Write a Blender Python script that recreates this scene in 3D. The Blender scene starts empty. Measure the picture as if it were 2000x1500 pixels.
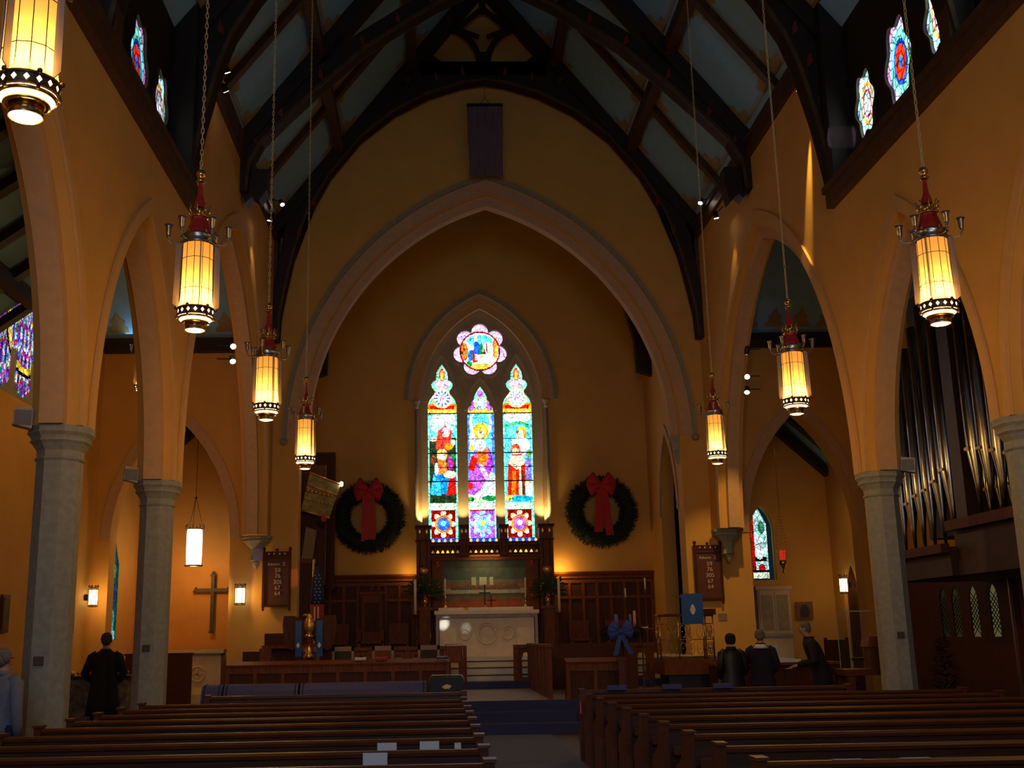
import bpy, math, random
import numpy as np
from mathutils import Vector, Matrix, Quaternion, geometry
random.seed(7)
R=math.radians; pi=math.pi
col=bpy.context.scene.collection
sc=bpy.context.scene

# ------------------------------------------------------------------ camera
cam=bpy.data.cameras.new('camera'); cobj=bpy.data.objects.new('camera',cam); col.objects.link(cobj)
F_PX=2179.587; pitch,yaw,roll=.2232,.0316,-.0172
fw=Vector((math.sin(yaw)*math.cos(pitch),math.cos(yaw)*math.cos(pitch),math.sin(pitch)))
ri=Vector((math.cos(yaw),-math.sin(yaw),0)); up=ri.cross(fw)
r2=ri*math.cos(roll)+up*math.sin(roll); u2=-ri*math.sin(roll)+up*math.cos(roll)
CAM=Vector((-1.4043,0,1.65))
M=Matrix((r2,u2,-fw)).transposed().to_4x4(); M.translation=CAM
cobj.matrix_world=M
cam.sensor_width=36; cam.lens=F_PX/2000*36; cam.shift_x=79.693/2000; cam.clip_start=.05; cam.clip_end=200
sc.camera=cobj

# ------------------------------------------------------------------ materials
MATS={}
def mat(name,c,rough=.7,metal=0,noise=.12,scale=6,bump=0,spec=.5,c2=None,coat=0,stretch=None):
    if name in MATS: return MATS[name]
    m=bpy.data.materials.new(name); m.use_nodes=True; nt=m.node_tree; n=nt.nodes; l=nt.links
    b=n['Principled BSDF']; b.inputs['Roughness'].default_value=rough; b.inputs['Metallic'].default_value=metal
    b.inputs['Specular IOR Level'].default_value=spec; b.inputs['Coat Weight'].default_value=coat
    tc=n.new('ShaderNodeTexCoord'); ns=n.new('ShaderNodeTexNoise'); ns.inputs['Scale'].default_value=scale; ns.inputs['Detail'].default_value=5
    if stretch:
        mp=n.new('ShaderNodeMapping'); mp.inputs['Scale'].default_value=stretch; l.new(tc.outputs['Object'],mp.inputs[0]); l.new(mp.outputs[0],ns.inputs[0])
    else: l.new(tc.outputs['Object'],ns.inputs[0])
    rp=n.new('ShaderNodeValToRGB'); d=c2 or tuple(x*(1-noise*2) for x in c)
    rp.color_ramp.elements[0].position=.3; rp.color_ramp.elements[1].position=.7
    rp.color_ramp.elements[0].color=(*d,1); rp.color_ramp.elements[1].color=(*c,1)
    l.new(ns.outputs['Fac'],rp.inputs[0]); l.new(rp.outputs[0],b.inputs['Base Color'])
    if bump:
        bp=n.new('ShaderNodeBump'); bp.inputs['Strength'].default_value=bump; bp.inputs['Distance'].default_value=.02
        l.new(ns.outputs['Fac'],bp.inputs['Height']); l.new(bp.outputs[0],b.inputs['Normal'])
    MATS[name]=m; return m
def emit(name,c,s,sampling=None):
    m=bpy.data.materials.new(name); m.use_nodes=True; nt=m.node_tree; n=nt.nodes
    n.remove(n['Principled BSDF']); e=n.new('ShaderNodeEmission'); e.inputs[0].default_value=(*c,1); e.inputs[1].default_value=s
    nt.links.new(e.outputs[0],n['Material Output'].inputs[0])
    if sampling: m.cycles.emission_sampling=sampling
    return m
def glass_mat(name,strength,scale=9,lead=.03):
    """lit leaded glass: piece colours from the attribute, lead cames from a voronoi net"""
    m=bpy.data.materials.new(name); m.use_nodes=True; nt=m.node_tree; n=nt.nodes; l=nt.links
    n.remove(n['Principled BSDF']); e=n.new('ShaderNodeEmission'); at=n.new('ShaderNodeAttribute'); at.attribute_name='Glass'
    tc=n.new('ShaderNodeTexCoord'); v=n.new('ShaderNodeTexVoronoi'); v.feature='DISTANCE_TO_EDGE'; v.inputs['Scale'].default_value=scale
    v2=n.new('ShaderNodeTexVoronoi'); v2.inputs['Scale'].default_value=scale
    l.new(tc.outputs['Object'],v.inputs['Vector']); l.new(tc.outputs['Object'],v2.inputs['Vector'])
    cr=n.new('ShaderNodeMapRange'); cr.inputs['From Min'].default_value=lead*.4; cr.inputs['From Max'].default_value=lead*1.6; cr.inputs['To Min'].default_value=.12
    l.new(v.outputs['Distance'],cr.inputs['Value'])
    hs=n.new('ShaderNodeSeparateColor'); l.new(v2.outputs['Color'],hs.inputs[0])
    mr=n.new('ShaderNodeMapRange'); mr.inputs['To Min'].default_value=.45; mr.inputs['To Max'].default_value=1.5; l.new(hs.outputs[0],mr.inputs['Value'])
    mu=n.new('ShaderNodeMath'); mu.operation='MULTIPLY'; l.new(cr.outputs[0],mu.inputs[0]); l.new(mr.outputs[0],mu.inputs[1])
    mu2=n.new('ShaderNodeMath'); mu2.operation='MULTIPLY'; mu2.inputs[1].default_value=strength; l.new(mu.outputs[0],mu2.inputs[0])
    l.new(at.outputs['Color'],e.inputs[0]); l.new(mu2.outputs[0],e.inputs[1]); l.new(e.outputs[0],n['Material Output'].inputs[0])
    m.cycles.emission_sampling='NONE'
    return m
PL=mat('ochre_plaster',(.73,.41,.10),.85,noise=.05,scale=1.6,c2=(.66,.365,.088),bump=.03)
STN=mat('grey_stone',(.36,.37,.33),.85,noise=.12,scale=14,bump=.08)
TAN=mat('tan_stone',(.62,.40,.23),.85,noise=.06,scale=8,bump=.05)
ARC=mat('arch_moulding_plaster',(.70,.41,.15),.85,noise=.05,scale=6)
HOOD=mat('green_grey_moulding',(.34,.32,.22),.8,noise=.1,scale=8)
DW=mat('dark_roof_oak',(.022,.011,.005),.55,noise=.25,scale=7,stretch=(1,1,1),bump=.1)
RW=mat('brown_roof_oak',(.10,.045,.014),.5,noise=.25,scale=7,bump=.1)
PW=mat('pew_oak',(.13,.034,.008),.42,noise=.2,scale=9,stretch=(.4,3,6),bump=.05,spec=.35)
PWD=mat('pew_back_oak',(.09,.024,.006),.5,noise=.2,scale=9,stretch=(.4,3,6),bump=.05)
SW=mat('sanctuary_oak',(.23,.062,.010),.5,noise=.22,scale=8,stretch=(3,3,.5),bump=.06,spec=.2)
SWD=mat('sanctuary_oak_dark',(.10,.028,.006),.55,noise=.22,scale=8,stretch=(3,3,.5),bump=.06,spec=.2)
GILT=mat('gilding',(.75,.42,.12),.35,metal=.85,noise=.1,scale=20)
BRASS=mat('brass',(.80,.52,.20),.22,metal=1,noise=.08,scale=20)
SILV=mat('silver_metal',(.45,.44,.42),.28,metal=1,noise=.15,scale=20)
PIPE=mat('tin_pipe',(.42,.43,.45),.24,metal=1,noise=.08,scale=10)
BLK=mat('black_paint',(.008,.008,.009),.5,noise=.1)
CARP=mat('blue_carpet',(.050,.062,.17),.95,noise=.2,scale=90,bump=.1)
CUSH=mat('indigo_upholstery',(.075,.08,.26),.6,noise=.15,scale=30,bump=.05)
AISLE=mat('worn_grey_carpet',(.10,.14,.27),.9,noise=.12,scale=40,bump=.04)
MARB=mat('cream_marble',(.78,.66,.46),.35,noise=.06,scale=5,c2=(.68,.56,.38))
BLUEC=mat('blue_ceiling_boards',(.27,.55,.88),.8,noise=.06,scale=4)
STEN=mat('ochre_stencil',(.40,.31,.14),.8,noise=.15,scale=20)
RED=mat('red_enamel',(.42,.02,.008),.35,noise=.1,scale=20)
RIB=mat('red_ribbon',(.62,.018,.012),.6,noise=.12,scale=20)
EVG=mat('evergreen',(.012,.028,.010),.85,noise=.25,scale=30)
LEAF=mat('bouquet_green',(.05,.11,.03),.8,noise=.25,scale=30)
PINK=mat('pink_flower',(.55,.10,.12),.7)
BLUEF=mat('blue_parament',(.03,.12,.42),.8,noise=.08,scale=30)
WHT=mat('white_cloth',(.75,.73,.68),.8,noise=.04)
WAX=mat('candle_wax',(.80,.74,.55),.5,noise=.03)
PINKW=mat('pink_wax',(.80,.25,.25),.5,noise=.03)
BLUEW=mat('blue_wax',(.10,.12,.40),.5,noise=.03)
SKIN=mat('skin',(.50,.29,.20),.6,noise=.05)
HAIR=mat('grey_hair',(.20,.19,.18),.9,noise=.25,scale=60,bump=.3)
HAIRD=mat('dark_hair',(.012,.009,.007),.9,noise=.2,scale=60,bump=.3)
COAT=mat('dark_coat',(.010,.009,.012),.9,noise=.15,scale=25)
NAVY=mat('navy_robe',(.014,.012,.028),.9,noise=.15,scale=25)
SHIRT=mat('pale_blue_shirt',(.17,.20,.28),.85,noise=.1,scale=20)
JEAN=mat('blue_jeans',(.015,.025,.08),.9,noise=.15,scale=40)
LETT=mat('board_letters',(.72,.62,.55),.6,noise=.02)
PAPER=mat('white_paper',(.66,.70,.78),.7,noise=.02)
PPINK=mat('pink_paper',(.70,.22,.34),.7,noise=.03)
GREYP=mat('plaque_brown',(.10,.06,.05),.6)
SPK=mat('speaker_white',(.42,.40,.42),.6,noise=.04)
BANNER=mat('violet_grey_banner',(.17,.12,.17),.85,noise=.12,scale=12,stretch=(1,1,.2))
TILE=mat('tan_floor_tiles',(.32,.23,.09),.6,noise=.12,scale=5)

# ------------------------------------------------------------------ mesh builder
class MB:
    def __init__(s): s.v=[]; s.f=[]; s.m=[]; s.mats=[]; s.cur=0; s.smooth=False; s.sm=[]
    def use(s,m):
        if m not in s.mats: s.mats.append(m)
        s.cur=s.mats.index(m); return s
    def add(s,vs,fs,smooth=False):
        o=len(s.v); s.v+= [tuple(v) for v in vs]
        for f in fs: s.f.append(tuple(i+o for i in f)); s.m.append(s.cur); s.sm.append(smooth)
        return s
    def box(s,x0,x1,y0,y1,z0,z1):
        if x0>x1:x0,x1=x1,x0
        if y0>y1:y0,y1=y1,y0
        vs=[(x0,y0,z0),(x1,y0,z0),(x1,y1,z0),(x0,y1,z0),(x0,y0,z1),(x1,y0,z1),(x1,y1,z1),(x0,y1,z1)]
        return s.add(vs,[(0,3,2,1),(4,5,6,7),(0,1,5,4),(1,2,6,5),(2,3,7,6),(3,0,4,7)])
    def beam(s,p,q,w,d,upv=(0,0,1)):
        p=Vector(p);q=Vector(q);t=(q-p).normalized();u=Vector(upv);a=t.cross(u).normalized()*(w/2);b=a.cross(t).normalized()*(d/2)
        vs=[p-a-b,p+a-b,p+a+b,p-a+b,q-a-b,q+a-b,q+a+b,q-a+b]
        return s.add(vs,[(0,3,2,1),(4,5,6,7),(0,1,5,4),(1,2,6,5),(2,3,7,6),(3,0,4,7)])
    def plate(s,outer,holes,ax,a,b):
        """extrude a flat outline (with holes) ; ax 'x': pts are (y,z), 'y': pts (x,z), 'z': pts (x,y)"""
        def P(p,t):
            return (t,p[0],p[1]) if ax=='x' else ((p[0],t,p[1]) if ax=='y' else (p[0],p[1],t))
        loops=[outer]+list(holes); flat=[p for L in loops for p in L]; n=len(flat)
        tri=geometry.tessellate_polygon([[Vector((p[0],p[1],0)) for p in L] for L in loops])
        vs=[P(p,a) for p in flat]+[P(p,b) for p in flat]; fs=[tuple(t) for t in tri]+[tuple(i+n for i in reversed(t)) for t in tri]
        o=0
        for L in loops:
            k=len(L)
            for i in range(k):
                j=(i+1)%k; fs.append((o+i,o+j,o+j+n,o+i+n))
            o+=k
        return s.add(vs,fs)
    def band(s,inn,out,ax,a,b,closed=False):
        """ring between two equally long outlines, extruded a..b"""
        def P(p,t):
            return (t,p[0],p[1]) if ax=='x' else ((p[0],t,p[1]) if ax=='y' else (p[0],p[1],t))
        n=len(inn); vs=[P(p,a) for p in inn]+[P(p,a) for p in out]+[P(p,b) for p in inn]+[P(p,b) for p in out]; fs=[]
        for i in range(n if closed else n-1):
            j=(i+1)%n
            fs+=[(i,j,n+j,n+i),(2*n+i,3*n+i,3*n+j,2*n+j),(i,2*n+i,2*n+j,j),(n+i,n+j,3*n+j,3*n+i)]
        if not closed: fs+=[(0,n,3*n,2*n),(n-1,3*n-1,4*n-1,2*n-1)]
        return s.add(vs,fs)
    def tube(s,pts,r,n=8,closed=False,caps=True):
        pts=[Vector(p) for p in pts]; k=len(pts); rs=r if isinstance(r,(list,tuple)) else [r]*k
        vs=[];fs=[]; t0=(pts[1]-pts[0]).normalized(); a=t0.orthogonal().normalized()
        for i,p in enumerate(pts):
            if closed: t=(pts[(i+1)%k]-pts[i-1]).normalized()
            else: t=((pts[min(i+1,k-1)]-pts[max(i-1,0)])).normalized()
            a=(a-t*a.dot(t)); a=a.normalized() if a.length>1e-6 else t.orthogonal().normalized(); b=t.cross(a)
            for j in range(n): th=2*pi*j/n; vs.append(p+(a*math.cos(th)+b*math.sin(th))*rs[i])
        for i in range(k if closed else k-1):
            for j in range(n):
                a0=i*n+j;a1=i*n+(j+1)%n;b0=((i+1)%k)*n+j;b1=((i+1)%k)*n+(j+1)%n; fs.append((a0,a1,b1,b0))
        if caps and not closed: fs+=[tuple(reversed(range(n))),tuple(range((k-1)*n,k*n))]
        return s.add(vs,fs,True)
    def lathe(s,prof,c=(0,0,0),n=16,ph=0,smooth=True,sx=1,sy=1):
        vs=[];fs=[];k=len(prof)
        for r,z in prof:
            for j in range(n): th=2*pi*j/n+ph; vs.append((c[0]+r*sx*math.cos(th),c[1]+r*sy*math.sin(th),c[2]+z))
        for i in range(k-1):
            for j in range(n): fs.append((i*n+j,i*n+(j+1)%n,(i+1)*n+(j+1)%n,(i+1)*n+j))
        if prof[0][0]>1e-5: fs.append(tuple(reversed(range(n))))
        if prof[-1][0]>1e-5: fs.append(tuple(range((k-1)*n,k*n)))
        return s.add(vs,fs,smooth)
    def ball(s,c,rx,ry=None,rz=None,n=12):
        ry=ry or rx; rz=rz or rx; pr=[(math.sin(pi*i/8),-math.cos(pi*i/8)) for i in range(9)]; pr[0]=(1e-6,-1);pr[-1]=(1e-6,1)
        vs=[];fs=[]
        for r,z in pr:
            for j in range(n): th=2*pi*j/n; vs.append((c[0]+r*rx*math.cos(th),c[1]+r*ry*math.sin(th),c[2]+z*rz))
        for i in range(8):
            for j in range(n): fs.append((i*n+j,i*n+(j+1)%n,(i+1)*n+(j+1)%n,(i+1)*n+j))
        return s.add(vs,fs,True)
    def build(s,name,m=None,parent=None,label=None):
        me=bpy.data.meshes.new(name); me.from_pydata(s.v,[],s.f)
        for mm in (s.mats or [m]): me.materials.append(mm)
        me.polygons.foreach_set('material_index',s.m if s.mats else [0]*len(s.f)); me.polygons.foreach_set('use_smooth',s.sm)
        me.update(); o=bpy.data.objects.new(name,me); col.objects.link(o)
        if parent: o.parent=parent
        if label: o['label']=label
        return o
def tag(o,label,cat,group=None,kind=None):
    if label:o['label']=label
    if cat:o['category']=cat
    if group:o['group']=group
    if kind:o['kind']=kind
    return o
def empty(name,loc,rz=0,label=None,cat=None,group=None):
    o=bpy.data.objects.new(name,None); col.objects.link(o); o.location=loc; o.rotation_euler=(0,0,rz); o.empty_display_size=.1
    return tag(o,label,cat,group)
def copy_tree(o,parent=None):
    c=o.copy(); col.objects.link(c); c.parent=parent
    for ch in list(o.children): copy_tree(ch,c)
    return c
def struct(mb,name,m=None): return tag(mb.build(name,m),None,None,kind='structure')
def gothic(c,hw,zs,h,n=14):
    r=(hw*hw+h*h)/(2*hw); a=math.atan2(h,r-hw)  # left arc centre at c-hw+r
    L=[(c-hw+r-r*math.cos(a*i/n),zs+r*math.sin(a*i/n)) for i in range(n+1)]
    return L+[(2*c-x,z) for x,z in reversed(L[:-1])]
def textmesh(txt,size,depth=.006):
    cu=bpy.data.curves.new('t','FONT'); cu.body=txt; cu.size=size; cu.extrude=depth; cu.align_x='CENTER'; cu.align_y='CENTER'
    o=bpy.data.objects.new('t',cu); col.objects.link(o); dg=bpy.context.evaluated_depsgraph_get()
    me=bpy.data.meshes.new_from_object(o.evaluated_get(dg)); vs=[tuple(v.co) for v in me.vertices]; fs=[tuple(p.vertices) for p in me.polygons]
    bpy.data.objects.remove(o); bpy.data.curves.remove(cu); return vs,fs
def light(name,kind,loc,energy,color,size=.05,parent=None,target=None,angle=60,blend=.5):
    L=bpy.data.lights.new(name,kind); L.energy=energy; L.color=color
    if kind=='AREA': L.size=size
    else: L.shadow_soft_size=size
    if kind=='SPOT': L.spot_size=R(angle); L.spot_blend=blend
    o=bpy.data.objects.new(name,L); col.objects.link(o); o.location=loc
    if parent: o.parent=parent
    if target is not None:
        o.rotation_euler=(Vector(target)-Vector(loc)).to_track_quat('-Z','Y').to_euler()
    return o
WARM=(1,.53,.14)
# ------------------------------------------------------------------ dimensions
YB=-8.0; YC=18.4; YE=29.0; YW=34.7; XO=10.2; PF=.53; SF=1.12
COLY=[-.8,4.0,8.8,13.6,18.4]; CAPZ=4.22

# ------------------------------------------------------------------ floor and steps
mb=MB(); mb.use(mat('nave_floor',(.10,.065,.045),.5,noise=.15,scale=5)).box(-XO,XO,YB,YE+4,-.2,0)
mb.use(AISLE).box(-1.0,.5,YB,20.0,0,.006)
struct(mb,'floor')
mb=MB().use(CARP); mb.box(-3.2,1.0,20.0,20.4,.0,.18).box(-3.2,1.0,20.4,20.68,.001,.355)
struct(mb,'trim_1')
mb=MB().use(TILE).box(-5.6,5.6,20.7,26.0,0,PF); mb.use(CARP).box(-5.6,5.6,20.68,20.76,0.002,PF+.004)
struct(mb,'floor_chancel')
mb=MB(); mb.use(CARP).box(-5.2,5.2,25.55,26.35,PF,.67)
mb.use(MARB)
for i,(y,z) in enumerate(((26.3,.83),(26.75,.98),(27.2,SF))): mb.box(-5.2,5.2,y,YW+.3,z-.16,z)
mb.box(-5.2,5.2,26.4,YW+.3,.4,.66)
mb.use(mat('painted_nosing_shade',(.10,.08,.05),.7))
for y,z in ((26.3,.83),(26.75,.98),(27.2,SF)): mb.box(-5.2,5.2,y-.012,y,z-.045,z-.015)  # thin dark strips imitate the shade under each nosing
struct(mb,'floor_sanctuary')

# ------------------------------------------------------------------ arcade walls
def arcade(side,name):
    mb=MB().use(PL); xi,xo=side*5.72,side*6.28
    # main wall, Y from YB to YC, arches
    arches=[(COLY[i]+2.4,2.12) for i in range(-1,4) if i>=0]
    out=[(YB,0),(COLY[0]-.35,0),(COLY[0]-.35,CAPZ)]
    out=[(YB,CAPZ)]
    for c,hw in [((COLY[i]+COLY[i+1])/2,2.12) for i in range(4)]:
        out+=gothic(c,hw,CAPZ,3.72)
    out+=[(YC,CAPZ)]
    tr=gothic((YC+28.2)/2,4.62,CAPZ,6.25,22)
    out+=tr+[(28.2,CAPZ),(YE+.3,CAPZ),(YE+.3,12.25),(YC,12.25),(YC,9.35),(YB,9.35)]
    mb.plate(out,[],'x',xi,xo)
    mb.box(side*5.78,side*6.22,YB,COLY[0]-2.5,0,CAPZ)
    # inner orders (tan stone rings)
    mb.use(TAN)
    for i in range(4):
        c=(COLY[i]+COLY[i+1])/2
        mb.band(gothic(c,1.96,CAPZ,3.44),gothic(c,2.14,CAPZ,3.74),'x',side*5.86,side*6.14)
        mb.use(ARC).band(gothic(c,2.14,CAPZ,3.76),gothic(c,2.30,CAPZ,4.0),'x',side*5.68,side*5.74); mb.use(TAN)
    mb.band(gothic((YC+28.2)/2,4.42,CAPZ,5.98,22),gothic((YC+28.2)/2,4.64,CAPZ,6.28,22),'x',side*5.86,side*6.14)
    mb.use(ARC).band(gothic((YC+28.2)/2,4.64,CAPZ,6.3,22),gothic((YC+28.2)/2,4.86,CAPZ,6.62,22),'x',side*5.67,side*5.74)
    struct(mb,name)
arcade(-1,'wall_left'); arcade(1,'wall_right')

def column(side,y,label):
    t=empty('stone_column',(side*6.0,y,0),0,label,'column','octagonal columns of the arcade')
    a=math.pi/8
    mb=MB(); mb.lathe([(.36,0),(.36,.28),(.30,.36),(.275,.42)],n=8,ph=a,smooth=False); mb.build('base',STN,t)
    mb=MB(); mb.lathe([(.272,.42),(.272,3.88)],n=8,ph=a,smooth=False)
    for z in (1.05,2.05,3.05): mb.lathe([(.2725,z-.004),(.2735,z),(.2725,z+.004)],n=8,ph=a,smooth=False)
    mb.build('shaft',STN,t)
    mb=MB(); mb.lathe([(.272,3.80),(.30,3.83),(.272,3.86),(.275,3.93),(.33,4.01),(.365,4.04),(.345,4.07),(.36,4.10),(.40,4.14),(.385,4.17),(.40,4.22)],n=8,ph=a,smooth=False)
    mb.build('capital',STN,t)
    mb=MB(); mb.box(side*-.272-.006,side*-.272+.006,-.05,.05,1.50,1.60)
    return t
for side,sn in ((-1,'left'),(1,'right')):
    for i,y in enumerate(COLY):
        if i<2: continue
        txt={2:'grey octagonal stone column nearest the camera on the %s side',3:'grey octagonal stone column beside the middle pews on the %s side',4:'grey octagonal stone column at the front corner of the %s pew block'}[i]%sn
        column(side,y,txt)
# number plaques and loudspeakers on the columns
for side,y,w in ((-1,13.6,'near left column, left of the standing man'),(-1,18.4,'second left column, right of the standing man'),(1,18.4,'right column beside the display case')):
    o=MB().box(-.055,.055,-.012,.012,-.05,.05).build('plaque',GREYP); o.location=(side*6.0-.01,y-.272+.012,1.47 if y<15 else 1.57)
    o.location.y=y-.254-.010
    tag(o,'small dark plaque on the '+w,'plaque','small plaques on the columns')
for x,y,z,w in ((-6.38,13.3,4.30,'beside the capital of the near left column'),(-6.38,18.1,4.30,'beside the capital of the second left column'),(6.36,18.1,4.30,'beside the capital of the right column')):
    t=empty('loudspeaker',(x,y,z),R(20 if x<0 else -20),'small white box loudspeaker '+w,'loudspeaker','white loudspeakers beside the capitals')
    mb=MB(); mb.plate([(-.11,-.08),(.11,-.13),(.13,.11),(-.09,.14)],[],'y',-.09,.09); mb.build('cabinet',SPK,t)
    MB().box(-.09,.10,-.1,-.09,-.09,.09).build('grille',mat('speaker_grille',(.18,.20,.28),.8),t)
    MB().beam((.1 if x<0 else -.1,.05,0),(.42 if x<0 else -.42,.28,-.02),.03,.03).build('bracket',SILV,t)

# corbels carrying the transept arches at the chancel wall
for side,w in ((-1,'left'),(1,'right')):
    t=empty('stone_corbel',(side*6.0,28.55,0),0,'carved grey stone corbel beside the %s hymn board'%w,'corbel','stone corbels at the crossing')
    mb=MB(); mb.lathe([(.02,3.42),(.07,3.50),(.09,3.58),(.07,3.63)],n=8,smooth=False); mb.build('pendant',STN,t)
    mb=MB(); mb.lathe([(.17,3.62),(.15,3.66),(.13,3.75),(.16,3.92),(.30,4.06),(.36,4.10),(.34,4.14),(.41,4.18),(.41,4.24)],n=8,ph=pi/8,smooth=False); mb.build('bowl',STN,t)

# ------------------------------------------------------------------ timber plates and clerestory
mb=MB().use(RW)
for s in (-1,1):
    mb.box(s*5.58,s*6.3,YB,18.55,9.0,9.38); mb.box(s*5.52,s*5.6,YB,18.55,9.26,9.38)
    mb.box(s*5.62,s*6.3,YC+.05,YE,12.1,12.5); mb.box(s*5.56,s*5.64,YC+.05,YE,12.38,12.5)
struct(mb,'trim_2')
# clerestory windows geometry
def foil_profile(hw,hh,n=6):
    """tall six-lobed outline"""
    pts=[]
    for k in range(72):
        th=2*pi*k/72; r=1-.22*(.5+.5*math.cos(6*th)); pts.append((hw*r*math.sin(th),hh*r*math.cos(th)))
    return pts
CW=[]
for k in range(5):
    c0=(COLY[k-1]+COLY[k])/2 if k else -3.2
    for d,hw,hh in ((-1.42,.44,.62),(0,.52,.78),(1.42,.44,.62)):
        CW.append((c0+d,hw,hh))
for s,nm in ((-1,'wall_clerestory_left'),(1,'wall_clerestory_right')):
    mb=MB().use(DW)
    holes=[[(c+x,10.48+z) for x,z in foil_profile(hw,hh)] for c,hw,hh in CW]
    mb.plate([(YB,9.36),(18.5,9.36),(18.5,12.9),(YB,12.9)],holes,'x',s*6.02,s*6.09)
    mb.use(RW)
    for y in [a+1.42/2*0 for a in []]: pass
    for c,hw,hh in CW:
        mb.band([(c+x,10.48+z) for x,z in foil_profile(hw,hh)],[(c+x,10.48+z) for x,z in foil_profile(hw+.05,hh+.05)],'x',s*5.98,s*6.03,closed=True)
    mb.use(PL).box(s*6.0,s*6.24,18.45,YE,12.2,13)
    struct(mb,nm)

# ------------------------------------------------------------------ stained glass painting
def glass_panel(name,mask,paint,w,h,cell,mt,orient,loc,parent=None):
    """mask(x,z)->bool, paint(X,Z)->rgb arrays; panel spans x -w/2..w/2 , z 0..h"""
    nx=int(round(w/cell)); nz=int(round(h/cell)); xs=(np.arange(nx)+.5)/nx*w-w/2; zs=(np.arange(nz)+.5)/nz*h
    X,Z=np.meshgrid(xs,zs); C=paint(X,Z); K=mask(X,Z)
    vs=[];gx=np.linspace(-w/2,w/2,nx+1); gz=np.linspace(0,h,nz+1)
    if orient=='y': vs=[(x,0,z) for z in gz for x in gx]
    else: vs=[(0,x,z) for z in gz for x in gx]
    fs=[];cc=[]
    for j in range(nz):
        for i in range(nx):
            if K[j,i]: a=j*(nx+1)+i; fs.append((a,a+1,a+nx+2,a+nx+1)); cc.append(C[j,i])
    me=bpy.data.meshes.new(name); me.from_pydata(vs,[],fs); me.materials.append(mt)
    C=np.power(C,1.5); cc=[c**1.5 for c in cc]
    at=me.color_attributes.new('Glass','FLOAT_COLOR','CORNER')
    arr=np.ones((len(fs)*4,4),dtype=np.float32); arr[:,:3]=np.repeat(np.array(cc),4,axis=0); at.data.foreach_set('color',arr.ravel())
    me.update(); o=bpy.data.objects.new(name,me); col.objects.link(o); o.location=loc
    if parent: o.parent=parent
    return o
class Pt:
    def __init__(s,X,Z,bg): s.X,s.Z=X,Z; s.C=np.zeros(X.shape+(3,)); s.C[:]=bg
    def ell(s,cx,cz,rx,rz,c,rot=0):
        a=math.cos(rot);b=math.sin(rot);dx=s.X-cx;dz=s.Z-cz; u=(dx*a+dz*b)/rx; v=(-dx*b+dz*a)/rz; s.C[(u*u+v*v)<1]=c; return s
    def ring(s,cx,cz,r0,r1,c,asp=1):
        d=np.hypot(s.X-cx,(s.Z-cz)*asp); s.C[(d>r0)&(d<r1)]=c; return s
    def rect(s,x0,x1,z0,z1,c): s.C[(s.X>x0)&(s.X<x1)&(s.Z>z0)&(s.Z<z1)]=c; return s
    def poly(s,pts,c):
        k=np.zeros(s.X.shape,bool); n=len(pts)
        for i in range(n):
            x0,z0=pts[i];x1,z1=pts[(i+1)%n]
            cond=((z0>s.Z)!=(z1>s.Z)); 
            with np.errstate(divide='ignore',invalid='ignore'): xi=(x1-x0)*(s.Z-z0)/((z1-z0) if z1!=z0 else 1e-9)+x0
            k^=cond&(s.X<xi)
        s.C[k]=c; return s
wht=(1,1,1);sky=(.25,.85,1);cyan=(.05,.55,.75);blu=(.04,.16,.75);dblu=(.02,.05,.35);red=(.75,.04,.02);dred=(.35,.02,.01)
org=(1,.35,.03);yel=(1,.75,.15);gold=(.9,.55,.05);grn=(.05,.4,.15);aqua=(.35,1,.75);pur=(.55,.2,.8);lil=(.8,.6,1);pnk=(1,.55,.65);brn=(.2,.07,.02);dk=(.03,.02,.02);cream=(1,.85,.6)
def base_panel(P,kind):
    # lower emblem 0..1.15 m ; P.X spans -.47...47
    side=aqua if kind!=1 else (.5,.9,1)
    P.rect(-.5,.5,0,4.35,side)
    P.rect(-.38,.38,.12,.98,dred if kind!=1 else pur)
    for i in range(8):
        a=i*pi/4+.0; P.ell(.26*math.sin(a),.56+.30*math.cos(a),.09,.12,cream if kind!=1 else (.4,.85,1),-a)
    P.ell(0,.56,.27,.27,org if kind!=1 else lil); P.ell(0,.56,.21,.21,(.1,.25,.9) if kind==0 else ((.3,.75,1) if kind==1 else pur)); P.ell(0,.58,.08,.08,sky if kind==0 else (yel if kind==1 else wht))
    P.rect(-.5,.5,0,.12,blu); P.rect(-.38,.38,.95,1.0,dred)
    P.rect(-.44,.44,1.02,1.2,(1,.9,.6))
    for i in range(6): P.ell(-.36+i*.145,1.11,.055,.06,(.6,.9,.85))
def canopy(P,z0,zt,kind):
    P.rect(-.5,.5,z0-.04,z0,dk); P.rect(-.46,.46,z0,z0+.13,yel); P.rect(-.46,.46,z0+.13,z0+.3,org)
    P.rect(-.38,.38,z0+.13,z0+.25,red)
    c=z0+.48 if kind!=1 else z0+.3; r=.33 if kind!=1 else .22
    P.ell(0,c,r,r,(1,.8,.4)); P.ell(0,c,r*.8,r*.8,(.7,.8,1) if kind!=1 else (.6,1,.9))
    for i in range(12):
        a=i*pi/6; P.ell(r*.62*math.sin(a),c+r*.62*math.cos(a),.022,.055,blu if kind==0 else (.4,.5,.95),-a)
    P.ell(0,c,r*.25,r*.25,pnk)
    if kind==1:
        P.ell(-.3,z0+.25,.1,.2,pur).ell(.3,z0+.25,.1,.2,pur).ell(0,z0+.62,.1,.12,pur)
    else:
        P.ell(0,z0+.95,.25,.16,(.85,.7,.95)).rect(-.2,.2,z0+.85,z0+.9,pnk).ell(0,z0+1.25,.1,.22,(1,.25,.15)).ell(0,z0+1.2,.05,.13,yel)
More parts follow.
